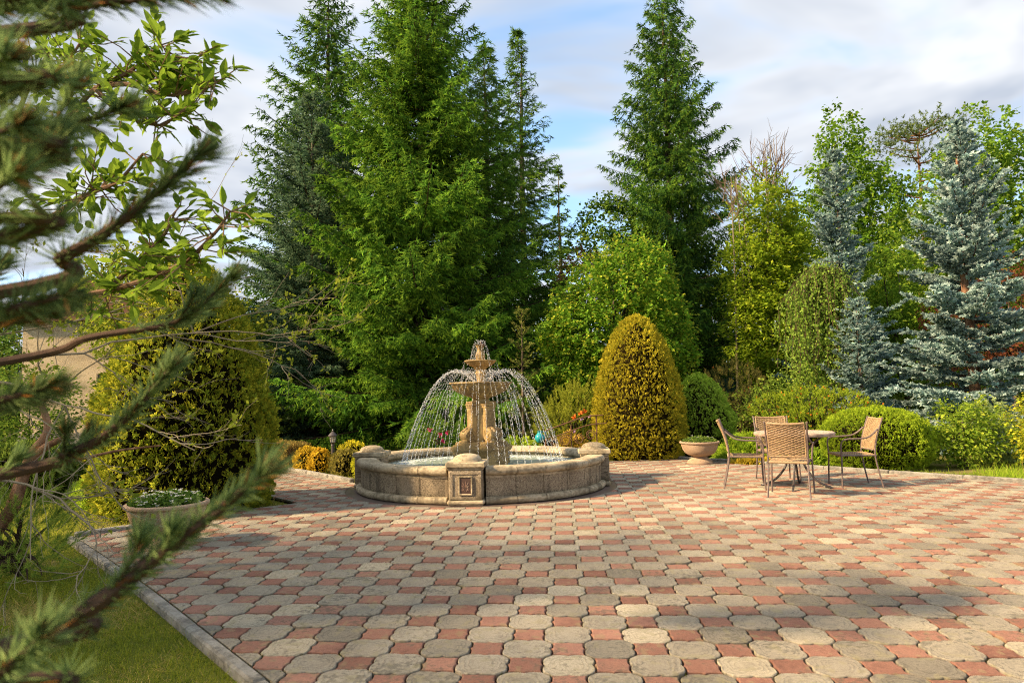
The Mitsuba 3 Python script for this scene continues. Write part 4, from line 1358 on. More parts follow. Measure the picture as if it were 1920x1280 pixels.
def wood():
    """the far trees behind the garden, one mass"""
    rng = np.random.default_rng(55)
    kinds, places = [], []
    for q, (d_, l_, t_) in enumerate((((.03, .06, .012), (.07, .12, .02), (.14, .17, .025)), ((.05, .07, .012), (.12, .14, .02), (.2, .2, .025)), ((.025, .055, .014), (.06, .11, .022), (.12, .16, .03)))):
        B = Bag()
        B.gain = GAIN
        P, o = lobed_points(rng, 420, [((0, 0, 4.4), (1.9, 1.5, 2.7)), ((rng.normal(0, .6), 0, 2.1), (2.1, 1.6, 2.5))], .5, q + 50, .4)
        leaves(B, rng, P, o, 11, .35, .26, .65, d_, l_, t_, .3, .3)
        B.tube([(0, 0, -.1), (.1, 0, 5)], [.14, .05], 6, (.08, .06, .045))
        kinds.append(B)
    for x in np.arange(-34, 46, 2.2):
        top = 5.2 if -4 < x < 9 else (8.4 if x >= 9 else 7.2)
        if x > 24:
            top = 11
        top *= rng.uniform(.8, 1.15)
        places.append((int(rng.integers(3)), T().translate([float(x), float(37 + rng.uniform(-1.5, 4)), 0]).rotate([0, 0, 1], float(rng.uniform(0, 360))).scale([1.05, 1.05, top / 7.1])))
    scatter('background_wood', kinds, places)
    labels['background_wood'] = {'kind': 'stuff', 'label': 'distant mixed trees closing the view behind the garden', 'category': 'trees'}


wood()


def undergrowth():
    """shrubs and herbs under the trees that read as one mass"""
    rng = np.random.default_rng(56)
    kinds, places = [], []
    for q in range(4):
        B = Bag()
        B.gain = GAIN
        P, o = lobed_points(rng, 110, [((0, 0, .5), (.9, .7, .55))], .4, q + 200, .4)
        w = (.0, .02, .04, .0)[q]
        leaves(B, rng, P, o, 10, .16, .10, .55, (.025 + w, .045 + w, .01), (.06 + w, .10 + w, .018), (.12 + w, .15 + w, .025), .2, .25)
        kinds.append(B)
    for q in range(110):
        h = float(rng.uniform(.5, 1.5))
        places.append((int(rng.integers(4)), T().translate([float(rng.uniform(-9.5, 20)), float(rng.uniform(18.5, 29)), 0]).rotate([0, 0, 1], float(rng.uniform(0, 360))).scale(h)))
    scatter('undergrowth', kinds, places)
    labels['undergrowth'] = {'kind': 'stuff', 'label': 'low dark shrubs growing under the trees', 'category': 'undergrowth'}


undergrowth()


def build_fence():
    k = thing('garden_fence', 'dark green corrugated metal fence behind the round maple', 'fence')
    x0, y0, n = -4.0, 22.8, 15
    for q in range(n):
        a = np.linspace(0, 1.0, 33)
        yy = y0 + .02 * np.sign(np.sin(a * 2 * PI * 5)) * np.minimum(1, np.abs(np.sin(a * 2 * PI * 5)) * 2)
        v = np.concatenate([np.stack([x0 + q * 1.02 + a, yy, np.full(33, z)], 1) for z in (-.05, 1.75)])
        i = np.arange(32)
        f = np.vstack([np.stack([i, i + 1, i + 34], 1), np.stack([i, i + 34, i + 33], 1)])
        back = v + [0, .004, 0]
        put(f'{k}__panel', cat((v, f), (back, f[:, ::-1])), 'fence_green')
    for q in range(n + 1):
        put(f'{k}__post', rbox(.06, .06, 1.85, .005, (x0 + q * 1.02 - .01, y0 + .07, .9)), 'fence_green')


build_fence()


def build_house():
    k = thing('house', 'pale beige house wall glimpsed through bare twigs at the left', 'house')
    x, y = -14.6, 23.4
    put(f'{k}__wall', rbox(4.4, 3.4, 4.2, .01, (x, y + 1.7, 2.05)), 'beige_wall')
    put(f'{k}__plinth', rbox(4.5, 3.5, .4, .01, (x, y + 1.7, .15)), 'grey_stone')
    pr = Polygon([(-2.6, 0), (2.6, 0), (0, 1.5)])
    v, f = extrude(pr, 0, 3.9)
    put(f'{k}__roof', (np.stack([v[:, 0] + x, v[:, 2] + y - .25, v[:, 1] + 4.152], 1), f[:, ::-1]), 'roof_brown')
    wk = put(f'{k}__window', rbox(.9, .06, 1.1, .005, (x + .9, y - .012, 1.75)), 'iron')
    put(f'{wk}__frame', cat(rbox(1.0, .07, .06, .005, (x + .9, y - .03, 2.33)), rbox(1.1, .12, .06, .005, (x + .9, y - .05, 1.17)), rbox(.06, .07, 1.1, .005, (x + .42, y - .03, 1.75)), rbox(.06, .07, 1.1, .005, (x + 1.38, y - .03, 1.75))), 'cast_stone')


build_house()

# ------------------------------------------------------------------ clipped conifers and shrubs
GOLD = dict(dark=(.10, .10, .012), lite=(.24, .20, .02), tip=(.46, .32, .03))
clipped('golden_thuja', 'large golden conifer behind the left planter', 'conifer', -4.25, 8.95, bullet(3.22, 1.08, .88, .85), 10500, .07, (.036, .07, .010), (.095, .135, .014), (.27, .25, .022), 61, depth=.085, amp=.13, fr=3.0, lobes=6, wid=.36, corek=.24, rnd=.45)
clipped('golden_thuja', 'smooth golden yellow conifer cone right of the fountain', 'conifer', 2.66, 14.62, bullet(3.0, .96, .88, .82), 11000, .055, (.075, .09, .012), (.20, .195, .018), (.38, .31, .028), 62, depth=.05, amp=.09, fr=4.0, lobes=5, wid=.45, corek=.2, corec=(.03, .022, .008), rnd=.5)
clipped('box_bush', 'dark green cone shaped bush behind the right planter', 'shrub', 4.15, 15.4, bullet(1.75, .82, .9), 7500, .055, (.06, .11, .016), (.15, .24, .025), (.36, .48, .08), 63, depth=.06, amp=.22, lobes=4, wid=.45, up=1.4, corek=.14)
clipped('globe_thuja', 'clipped round bright green bush behind the rightmost chair', 'shrub', 6.42, 12.25, dome(1.02, .93, .8), 10000, .05, (.05, .09, .010), (.13, .20, .015), (.26, .33, .025), 64, depth=.055, amp=.2, lobes=4, wid=.42, up=.8, corek=.14)
clipped('dark_thuja', 'dark rounded bush on the left lawn beside the leaning trunk', 'shrub', -7.25, 10.3, dome(.78, .75, .85), 3600, .07, (.022, .04, .008), (.05, .085, .015), (.10, .14, .025), 65, lobes=5)
clipped('dark_thuja', 'dark bush farther back between the round bush and the golden conifer', 'shrub', -7.0, 12.4, dome(.85, .62, .85), 3000, .07, (.022, .04, .008), (.05, .085, .015), (.10, .14, .025), 66, lobes=5)
clipped('spirea_bush', 'small bright green bush on the lawn left of the golden conifer', 'shrub', -5.45, 9.15, dome(.42, .34, .8), 1500, .05, (.07, .12, .012), (.15, .23, .02), (.26, .33, .04), 67, lobes=5, amp=.3)


def hedge(name, label, a, b, w, h, seed, dark, lite, tip, n):
    rng = np.random.default_rng(seed)
    k = thing(name, label, 'hedge')
    a, b = np.array(a), np.array(b)
    d = b - a
    ln = np.linalg.norm(d)
    d = d / ln
    nrm = np.array([d[1], -d[0]])
    B = Bag()
    B.gain = GAIN
    m = n
    u = rng.uniform(-.06, ln + .06, m)
    vv = rng.uniform(-1, 1, m)
    face = rng.random(m)
    zz = np.where(face < .35, h * rng.uniform(.9, 1.05, m), h * rng.uniform(.03, 1, m))
    ww = np.where(face < .35, vv, np.sign(vv) * rng.uniform(.75, 1.05, m)) * w / 2 * np.where(zz < .15, .8, 1)
    P = np.c_[a + d * u[:, None] + nrm * ww[:, None], zz - .05]
    o = unit(np.c_[nrm * ww[:, None] * 2, np.full(m, .35)])
    sprays(B, rng, P, o, .055, dark, lite, tip, 4, .5, .8, rnd=.5)
    for q in range(int(ln * 60)):
        p = a + d * rng.uniform(0, ln) + nrm * rng.uniform(-w / 2, w / 2) * .8
        B.tube([(p[0], p[1], -.07), (p[0] + rng.normal(0, .04), p[1] + rng.normal(0, .04), h * .8)], [.006, .003], 3, (.12, .08, .05))
    B.put(k, 'leaf')


hedge('low_hedge', 'long clipped brownish hedge beside the path left of the lamp', (-5.55, 15.1), (-4.25, 13.5), .5, .5, 71, (.06, .045, .02), (.12, .085, .03), (.17, .15, .035), 3400)
clipped('hedge_bush', 'golden clipped hedge bush just left of the lamp', 'hedge', -3.95, 13.2, dome(.44, .26, .8), 900, .05, (.14, .10, .012), (.27, .2, .02), (.42, .32, .03), 72, corek=.1, lobes=4, wid=.5)
clipped('hedge_bush', 'second golden hedge bush touching the lamp post', 'hedge', -3.66, 12.98, dome(.42, .23, .8), 800, .05, (.15, .10, .012), (.30, .21, .02), (.45, .33, .03), 73, corek=.1, lobes=4, wid=.5)
clipped('hedge_bush', 'brownish square cut hedge bush between the lamp and the fountain', 'hedge', -3.05, 12.55, dome(.42, .30, .9), 900, .05, (.06, .06, .015), (.13, .11, .03), (.2, .19, .04), 74, corek=.1, lobes=4, wid=.5)
clipped('hedge_bush', 'yellow green hedge bush beside the left fountain post', 'hedge', -2.62, 12.25, dome(.40, .26, .8), 900, .05, (.10, .13, .012), (.22, .24, .02), (.40, .38, .03), 75, corek=.1, lobes=4, wid=.5)
clipped('hedge_bush', 'flat topped yellow hedge bush behind the brownish one', 'hedge', -3.15, 13.45, dome(.52, .3, .8), 700, .05, (.14, .14, .012), (.28, .26, .02), (.42, .38, .03), 76, corek=.1, lobes=4, wid=.5)


def mugo(name, label, x, y, lobes, n, seed, dark, lite, tip, shoot=.12, nl=.055, nw=.011, nn=22, tipcol=None, tipn=0, stems=10, inner=.72, up=1.0):
    rng = np.random.default_rng(seed)
    k = thing(name, label, 'shrub')
    B = Bag()
    B.gain = GAIN
    L = [((x + c[0], y + c[1], c[2]), r) for c, r in lobes]
    P, o = lobed_points(rng, n, L, inner, seed, .25)
    ok = P[:, 2] > .02
    P, o = P[ok], o[ok]
    ax = unit(o * .8 + np.array([0, 0, up]) * .8 + rng.normal(0, .22, P.shape))
    shoots(B, rng, P, ax, shoot * rng.uniform(.6, 1.3, len(P)), nn, nl, nw, dark, lite, tip, .75, tipcol, tipn)
    limbs(B, rng, (x, y, -.05), L, .022, (.09, .065, .045), stems)
    B.put(k, 'needle')


mugo('mugo_pine', 'spreading low pine with orange shoot tips behind the table', 6.05, 13.9, [((-.75, -.1, .95), (.5, .5, .28)), ((-.1, 0, 1.12), (.5, .5, .27)), ((.55, 0, 1.05), (.5, .5, .28)), ((1.05, .1, .88), (.42, .45, .22)), ((-.25, -.4, .72), (.45, .4, .24)), ((.45, -.35, .68), (.4, .4, .24)), ((-.85, -.3, .62), (.35, .35, .22)), ((0, 0, .5), (.8, .5, .3))], 1500, 81, (.055, .105, .012), (.14, .21, .018), (.31, .34, .03), shoot=.09, nl=.045, nw=.013, nn=20, tipcol=(.42, .15, .03), tipn=.11, inner=.6)
mugo('mugo_pine', 'upright yellow green pine behind the right side of the fountain', 1.25, 15.6, [((0, 0, .75), (.55, .5, .6)), ((.3, 0, 1.1), (.35, .35, .42)), ((-.35, 0, .6), (.4, .4, .4))], 420, 82, (.07, .10, .014), (.16, .19, .025), (.28, .28, .04), shoot=.24, nl=.07, nw=.013, nn=34, up=1.8)
mugo('mugo_pine', 'bushy young pine on the near lawn at the left edge', -3.95, 5.55, [((-.1, 0, .38), (.42, .4, .42)), ((.1, -.2, .22), (.42, .4, .3)), ((-.4, .1, .3), (.4, .4, .3))], 420, 83, (.045, .085, .02), (.12, .19, .035), (.24, .28, .05), shoot=.13, nl=.05, nw=.0035, nn=60, up=.8)
mugo('dark_pine_shrub', 'shaggy dark brown green conifer shrub behind the dark cone bush', 5.6, 17.4, [((0, 0, 1.1), (.95, .7, .9)), ((.5, 0, .7), (.9, .6, .6))], 900, 84, (.035, .04, .016), (.075, .085, .025), (.13, .11, .035), shoot=.16, nl=.08, nw=.013, tipcol=(.3, .1, .03), tipn=.05)


def juniper(name, label, x, y, rx, ry, h, seed, n, dark, lite, tip):
    rng = np.random.default_rng(seed)
    k = thing(name, label, 'shrub')
    B = Bag()
    B.gain = GAIN
    a = rng.uniform(0, 2 * PI, n)
    r = np.sqrt(rng.random(n))
    z = h * (1 - r ** 2.2) * rng.uniform(.35, 1.05, n)
    P = np.stack([x + rx * r * np.cos(a), y + ry * r * np.sin(a), z - .03], 1)
    o = unit(np.stack([np.cos(a), np.sin(a), np.full(n, .35)], 1))
    sprays(B, rng, P, o, .10, dark, lite, tip, 6, .3, .15, rnd=.35, spread=.9)
    B.put(k, 'leaf')


juniper('juniper', 'low spreading bright green juniper behind the left chair', 4.75, 13.75, .75, .7, .52, 91, 2300, (.05, .10, .012), (.12, .20, .018), (.25, .32, .03))
juniper('juniper', 'low green juniper between the table and the clipped round bush', 5.35, 12.6, .5, .4, .3, 92, 900, (.05, .10, .012), (.11, .19, .018), (.22, .29, .03))
juniper('juniper', 'flat golden groundcover under the juniper beside the left chair', 4.55, 12.95, .45, .25, .10, 93, 700, (.12, .10, .012), (.2, .17, .02), (.3, .24, .03))

LEAFY = dict(per=10, spread=.12, size=.075, wid=.55, limb=.008, trunk=.02, catg='shrub', barkc=(.12, .08, .05), inner=.35)
broadleaf('leafy_shrub', 'light green leafy shrub right of the clipped round bush', 7.75, 11.9, [((0, 0, .62), (.45, .4, .5)), ((.4, .1, .5), (.4, .4, .42)), ((-.15, 0, .35), (.35, .3, .3))], 94, n=420, dark=(.06, .11, .015), lite=(.15, .21, .025), tip=(.28, .30, .04), **LEAFY)
broadleaf('leafy_shrub', 'yellow flowering shrub cut by the right edge of the picture', 9.0, 11.5, [((0, 0, .75), (.55, .5, .55)), ((.4, 0, .6), (.5, .5, .5)), ((-.3, -.1, .45), (.35, .35, .35))], 95, n=560, dark=(.10, .14, .015), lite=(.24, .25, .025), tip=(.5, .42, .04), tipfrac=.6, **LEAFY)
broadleaf('leafy_shrub', 'pale grey green shrub under the large blue spruce', 8.75, 12.6, [((0, 0, .5), (.6, .4, .45))], 96, n=300, dark=(.08, .12, .05), lite=(.17, .22, .10), tip=(.3, .34, .16), **LEAFY)
broadleaf('leafy_shrub', 'loose pale green shrub behind the orange tipped pine', 6.9, 16.6, [((0, 0, 1.0), (.9, .6, .8)), ((-.8, .1, .8), (.7, .5, .7))], 97, n=600, dark=(.05, .09, .015), lite=(.12, .18, .03), tip=(.24, .28, .05), **LEAFY)
broadleaf('leafy_shrub', 'dark leafy shrub on the left behind the golden conifer', -7.9, 16.5, [((0, 0, 1.2), (1.3, 1.0, 1.2)), ((-1.1, 0, 1.3), (.9, .9, 1.2))], 98, n=700, dark=(.035, .06, .012), lite=(.08, .12, .02), tip=(.16, .19, .03), **{**LEAFY, 'size': .1, 'spread': .2})
broadleaf('leafy_shrub', 'green leafy shrub in front of the beige house wall', -12.1, 17.2, [((0, 0, 1.1), (1.1, .9, 1.2)), ((-1.2, 0, 1.3), (1.1, .9, 1.3)), ((.7, -.2, .5), (.5, .5, .5))], 103, n=650, dark=(.035, .07, .012), lite=(.085, .14, .02), tip=(.17, .21, .03), **{**LEAFY, 'size': .1, 'spread': .2})
broadleaf('green_tree', 'yellow green tree behind the top of the large golden conifer', -9.8, 19, [((0, 0, 3.6), (1.6, 1.4, 1.9)), ((-1.0, 0, 4.2), (1.3, 1.3, 1.4)), ((1.6, 0, 2.8), (1.3, 1.2, 1.6))], 99, n=1300, per=12, spread=.2, size=.12, wid=.6, dark=(.06, .09, .012), lite=(.13, .16, .02), tip=(.26, .24, .03), trunk=.12)
broadleaf('rose_bush', 'low green shrub with pink flowers behind the left of the fountain basin', -1.5, 13.6, [((0, 0, .42), (.45, .3, .4)), ((.5, .1, .35), (.4, .3, .35)), ((-.4, .2, .3), (.4, .3, .3))], 100, n=260, dark=(.03, .06, .012), lite=(.07, .13, .02), tip=(.14, .2, .03), **LEAFY)


def pins(name, label, spots, color, cat_, r=.035, seed=0):
    rng = np.random.default_rng(seed)
    for q, (x, y, z) in enumerate(spots):
        k = thing(name, label[q] if isinstance(label, (list, tuple)) else label, cat_, None if isinstance(label, (list, tuple)) else label)
        B = Bag()
        for w in range(9):
            a = rng.uniform(0, 2 * PI)
            d = unit(np.array([[math.cos(a), rng.uniform(-.8, .2), math.sin(a)]]))
            B.kites(np.array([[x, y, z]]), d, unit(np.cross(d, rng.normal(0, 1, (1, 3)))), r * rng.uniform(.8, 1.3), r * .9, np.array([color]) * .7, np.array([color]), .55)
        B.tube([(x, y + .01, -.05), (x + rng.normal(0, .03), y + .01, z)], .003, 4, (.06, .10, .02))
        B.put(k, 'petal')


pins('pink_flower', ['topmost pink blossom left of the fountain pedestal', 'pink blossom in the middle of the four left of the pedestal', 'lowest pink blossom close to the basin rim', 'pink blossom nearest the fountain pedestal'], [(-1.62, 13.28, .72), (-1.42, 13.3, .62), (-1.36, 13.32, .50), (-1.28, 13.35, .66)], (.65, .05, .17), 'flower', .05, 5)
pins('orange_flower', ['left orange blossom of the upper pair above the iron railing', 'right orange blossom of the upper pair above the iron railing', 'lowest orange blossom behind the iron railing'], [(1.33, 13.75, .98), (1.42, 13.8, 1.0), (1.2, 13.8, .9)], (.75, .18, .03), 'flower', .055, 6)
pins('lilac_flower', ['lilac blossom in the middle of the iron railing', 'lilac blossom nearest the golden conifer cone', 'low lilac blossom beside the iron scrolls'], [(1.35, 13.6, .85), (1.5, 13.65, .9), (1.18, 13.55, .62)], (.55, .35, .5), 'flower', .035, 7)
juniper('juniper', 'bright green low plant behind the fountain pedestal', .1, 13.9, .65, .4, .5, 101, 1300, (.07, .12, .012), (.16, .24, .02), (.3, .36, .04))
juniper('juniper', 'rust tinged low shrub under the iron scrollwork', 1.15, 13.9, .5, .4, .55, 102, 1100, (.08, .08, .015), (.2, .17, .03), (.34, .22, .04))


def jug():
    k = thing('glazed_jug', 'round teal glazed jug among the plants behind the fountain', 'jug')
    x, y, z = .50, 13.25, .44
    put(f'{k}__body', xf(lathe([(0, 0), (.05, .0), (.085, .04), (.098, .085), (.085, .13), (.05, .165), (.04, .19), (.052, .215), (.045, .215), (.03, .19)], 36), (x, y, z)), 'teal_glaze', smooth=35)
    put(f'{k}__handle', xf(tube(spline([(.045, 0, .2), (.10, 0, .19), (.12, 0, .13), (.09, 0, .08)], 14), .009, 8), (x, y, z)), 'teal_glaze', smooth=35)
    put(f'{k}__stake', xf(tube([(0, 0, -z - .05), (0, 0, 0)], .012, 6), (x, y, z)), 'rust_iron')


jug()


def ironwork():
    k = thing('iron_railing', 'rusty wrought iron scroll railing between the fountain and the golden conifer', 'railing')
    Y = 13.45
    a = spline([(.55, Y, .62), (.95, Y, .76), (1.4, Y, .90), (1.75, Y, .93)], 24)
    put(f'{k}__rail', tube(a, .012, 8), 'rust_iron', smooth=40)
    put(f'{k}__rail', tube(a - [-.06, 0, .16], .010, 8), 'rust_iron', smooth=40)
    for cx, cz, r in ((1.0, .45, .12), (1.27, .47, .10), (.78, .42, .07), (1.5, .55, .1)):
        th = np.linspace(0, 3.4 * PI, 48)
        rr = r * (1 - .55 * th / th[-1])
        put(f'{k}__scroll', tube(np.stack([cx + rr * np.cos(th), np.full(48, Y), cz + rr * np.sin(th)], 1), .008, 7), 'rust_iron', smooth=40)
    for x, zt in ((.62, .62), (1.12, .80), (1.62, .92)):
        put(f'{k}__post', tube([(x, Y + .02, -.06), (x, Y + .02, zt)], .013, 7), 'rust_iron', smooth=40)


ironwork()

# ------------------------------------------------------------------ grass


def grass():
    rng = np.random.default_rng(7)
    B = Bag()
    B.gain = GAIN
    L = Polygon([(-.32, 2.3), (-4.5, 7.02), (-4.62, 7.16), (-4.3, 7.6), (-3.5, 8.8), (-3.6, 9.7), (-4.6, 10.9), (-9.6, 12.5), (-7.5, 8.5), (-2.2, 2.3)])
    W = Polygon([(-3.38, 8.78), (-2.95, 9.17), (-3.72, 10.0), (-5.5, 11.9), (-6.2, 11.5), (-4.2, 9.2)])

    def blades(poly, n, h, w, near=None, cols=((.08, .12, .015), (.22, .235, .03), (.33, .27, .10)), yellow=.25):
        x0, y0, x1, y1 = poly.bounds
        P = np.c_[rng.uniform(x0, x1, n * 3), rng.uniform(y0, y1, n * 3)]
        import shapely
        P = P[shapely.contains_xy(poly, P[:, 0], P[:, 1])][:n]
        m = len(P)
        a = meshkit.fbm(np.c_[P * 1.3, np.zeros(m)], 3)
        c = lerp(cols[0], cols[1], rng.random((m, 1)))
        dry = rng.random(m) < np.clip(yellow * (a * 3.4 - 1.0), 0.02, .9)
        c = np.where(dry[:, None], np.asarray(cols[2]) * rng.uniform(.6, 1.2, (m, 1)), c)
        d = unit(np.c_[rng.normal(0, .45, (m, 2)), np.where(dry, .35, 1.0)])
        s = unit(np.cross(d, rng.normal(0, 1, (m, 3))))
        B.spikes(np.c_[P, np.full(m, -.05)], d, s, h * rng.uniform(.4, 1.2, m) * (1 + 1.3 * (rng.random(m) < .06)), w, c * .7, c)
    near = L.intersection(box(-9, 2, 0, 5.6))
    blades(near, 46000, .045, .0045, yellow=.8)
    blades(L.difference(box(-9, 2, 0, 5.6)), 42000, .05, .008, yellow=.35)
    blades(W, 9000, .045, .008, yellow=.4)
    # verge along the path hedge and the long grass on the right
    blades(Polygon([(-2.55, 11.3), (-7.1, 16.9), (-6.6, 17.1), (-2.3, 12.0)]), 9000, .06, .01)
    blades(Polygon([(4.1, 13.4), (10.1, 6.5), (10.9, 7.2), (4.9, 13.6)]), 15000, .07, .009, cols=((.08, .14, .015), (.2, .28, .03), (.25, .22, .08)))
    blades(Polygon([(6.95, 10.05), (10.2, 6.5), (11.2, 7.6), (11, 10.5), (7.4, 11.2)]), 15000, .17, .010, cols=((.09, .16, .015), (.24, .33, .03), (.3, .27, .09)), yellow=.2)
    k = B.put('grass', 'leaf')
    labels[k] = {'kind': 'stuff', 'label': 'short lawn grass and long verge grass beside the terrace', 'category': 'grass'}
    # moss and tiny weeds in the joints
    B2 = Bag()
    n = 9000
    ii = rng.integers(-30, 45, n)
    jj = rng.integers(-8, 30, n)
    sgn = rng.choice([-1, 1], n)
    t = rng.uniform(-.1, .1, n)
    fx = ii + .5 + t
    fy = jj + .5 - t * sgn
    P = ((fx + OA) * PP)[:, None] * GR + ((fy + OB) * PP)[:, None] * GC
    a = meshkit.fbm(np.c_[P * 1.1, np.zeros(n)], 3, 3)
    edge = np.abs((P[:, 0] + 1.23) * .755 + (P[:, 1] - 3.46) * .656)
    keep = (a > .51) | (edge < .4)
    import shapely
    keep &= shapely.contains_xy(PLAZA.buffer(-.05).difference(RING), P[:, 0], P[:, 1])
    P = P[keep]
    P = np.repeat(P, 5, 0) + rng.normal(0, .006, (len(P) * 5, 2))
    m = len(P)
    d = unit(np.c_[rng.normal(0, .8, (m, 2)), np.full(m, .8)])
    s = unit(np.cross(d, rng.normal(0, 1, (m, 3))))
    c = lerp((.06, .09, .012), (.20, .19, .04), rng.random((m, 1)))
    B2.spikes(np.c_[P, np.full(m, -.012)], d, s, rng.uniform(.008, .022, m), .005, c * .7, c)
    # gap between kerb and pavers
    m = 9000
    t = rng.random(m)
    a0, a1 = np.array((-.30, 2.39)), np.array((-4.4, 7.02))
    P = a0 + (a1 - a0) * t[:, None] + np.array([.755, .656]) * rng.uniform(.01, .09, (m, 1))
    keep = meshkit.fbm(np.c_[P * 4, np.zeros(m)], 3, 8) > .42
    P = P[keep]
    m = len(P)
    d = unit(np.c_[rng.normal(0, .8, (m, 2)), np.full(m, .7)])
    s = unit(np.cross(d, rng.normal(0, 1, (m, 3))))
    c = lerp((.10, .10, .02), (.27, .22, .06), rng.random((m, 1)))
    B2.spikes(np.c_[P, np.full(m, -.02)], d, s, rng.uniform(.012, .035, m), .005, c * .7, c)
    k = B2.put('joint_moss', 'leaf')
    labels[k] = {'kind': 'stuff', 'label': 'moss and small weeds growing in the paver joints', 'category': 'moss'}


grass()

# ------------------------------------------------------------------ near branches on the left


def near_pine():
    rng = np.random.default_rng(111)
    k = thing('near_pine', 'out of focus pine boughs with long needles reaching in from the left', 'tree')
    tx, ty = -2.3, .75
    put(f'{k}__trunk', trunk_mesh(tx, ty, 4.6, .13, 9), 'bark_red', smooth=50)
    #   way points of each bough in metres, from the trunk to the tip
    boughs = NEAR
    for pts, thick, dens in boughs:
        path = spline([(tx, ty, pts[0][2] - .25)] + list(pts), 40)
        n = len(path)
        rad = np.linspace(.02, .0035, n) * thick
        W = Bag()
        W.tube(path, rad * .8, 7, (.085, .058, .045))
        B = Bag()
        seg = np.linalg.norm(np.diff(path, axis=0), axis=1)
        cum = np.r_[0, np.cumsum(seg)]
        tot = cum[-1]

        def clothe(p, start, per, nl, lit=1.0):
            cs = np.r_[0, np.cumsum(np.linalg.norm(np.diff(p, axis=0), axis=1))]
            L = cs[-1]
            m = int(max(0, L - start) * per)
            if m < 4:
                return
            s = start + (L - start) * rng.random(m) ** .8
            s = np.r_[s, L - np.abs(rng.normal(0, .006, int(per * .05)))]
            m = len(s)
            q = np.stack([np.interp(s, cs, p[:, a]) for a in range(3)], 1)
            tg = unit(np.stack([np.interp(s, cs, np.gradient(p[:, a], cs)) for a in range(3)], 1))
            a = rng.uniform(0, 2 * PI, m)
            s1 = unit(np.cross(tg, [.2, .1, 1.0]))
            s2 = np.cross(tg, s1)
            ra = s1 * np.cos(a)[:, None] + s2 * np.sin(a)[:, None]
            d = unit(tg * rng.uniform(.75, 1.35, (m, 1)) + ra * rng.uniform(.2, .68, (m, 1)))
            c = lerp((.085, .145, .055), (.225, .305, .11), rng.random((m, 1))) * lit * rng.uniform(.7, 1.2)
            old = rng.random(m) < .035
            c = np.where(old[:, None], np.array((.25, .11, .03)), c)
            for w in range(2):
                dd = unit(d + rng.normal(0, .09, (m, 3)))
                sd = unit(np.cross(dd, rng.normal(0, 1, (m, 3))))
                B.kites(q, dd, sd, nl * rng.uniform(.75, 1.15, m), .0023, c, c * 1.2, .5)
        clothe(path, max(.05, tot - .5 * dens), 800, .054)
        # yellow brown young candle at the tip
        B.kites(np.repeat(path[-1:], 14, 0), unit(np.repeat((path[-1:] - path[-3:-2]), 14, 0) + rng.normal(0, .004, (14, 3))), unit(rng.normal(0, 1, (14, 3))), .035, .006, (.3, .16, .06), (.36, .25, .10), .5)
        for w in range(int(3.4 * dens)):
            s = rng.uniform(max(.15, tot - .95), tot - .13)
            b = np.array([np.interp(s, cum, path[:, a]) for a in range(3)])
            tg = unit(np.array([np.interp(min(s + .02, tot), cum, path[:, a]) for a in range(3)]) - b)
            dd = unit(tg * 1.1 + rng.normal(0, .42, 3) + [0, 0, .1])
            e = b + dd * rng.uniform(.04, .11)
            sub = bez(b, (b + e) / 2 + [0, 0, -.01], e + [0, 0, .02], np.linspace(0, 1, 9))
            W.tube(sub, np.linspace(.0032, .002, 9), 5, (.12, .08, .05))
            clothe(sub, .01, 700, .046, rng.uniform(.8, 1.2))
        bk = W.put(f'{k}__bough', 'bark_vc')
        B.put(f'{bk}__needles', 'leaf')


NEAR = [
    ([(-0.771, 0.980, 1.018), (-0.579, 0.930, 1.092), (-0.455, 0.880, 1.173), (-0.365, 0.840, 1.232), (-0.294, 0.800, 1.281)], 1.2, 1.35),
    ([(-1.037, 1.300, 1.224), (-0.786, 1.220, 1.281), (-0.653, 1.150, 1.337), (-0.541, 1.080, 1.420)], 1, 1),
    ([(-1.206, 1.500, 1.450), (-0.865, 1.400, 1.503), (-0.656, 1.330, 1.524), (-0.526, 1.270, 1.596)], 0.8, 0.6),
    ([(-0.849, 1.050, 1.534), (-0.648, 0.980, 1.582), (-0.552, 0.940, 1.614), (-0.474, 0.910, 1.656), (-0.411, 0.880, 1.688)], 0.9, 0.7),
    ([(-0.776, 0.950, 1.694), (-0.650, 0.880, 1.712), (-0.574, 0.860, 1.724), (-0.479, 0.820, 1.730)], 0.8, 0.8),
    ([(-0.826, 1.000, 1.926), (-0.612, 0.920, 1.922), (-0.467, 0.860, 1.898), (-0.375, 0.820, 1.883)], 0.9, 1),
    ([(-0.646, 0.750, 1.713), (-0.570, 0.700, 1.712), (-0.501, 0.660, 1.714)], 0.8, 2.0),
    ([(-0.638, 0.750, 1.541), (-0.559, 0.700, 1.569), (-0.491, 0.660, 1.594)], 0.8, 2.0),
    ([(-0.635, 0.780, 1.037), (-0.533, 0.720, 1.093), (-0.464, 0.680, 1.142)], 0.8, 1),
    ([(-0.712, 0.850, 1.463), (-0.590, 0.800, 1.481), (-0.501, 0.760, 1.489)], 0.8, 2.0),
    ([(-0.688, 0.800, 1.843), (-0.572, 0.750, 1.831), (-0.484, 0.700, 1.823)], 0.8, 1),
    ([(-0.617, 0.720, 1.622), (-0.546, 0.680, 1.635), (-0.473, 0.640, 1.637)], 0.8, 2.0),
    ([(-0.832, 1.000, 1.354), (-0.710, 0.950, 1.375), (-0.624, 0.920, 1.392)], 0.8, 2.0),
]
near_pine()


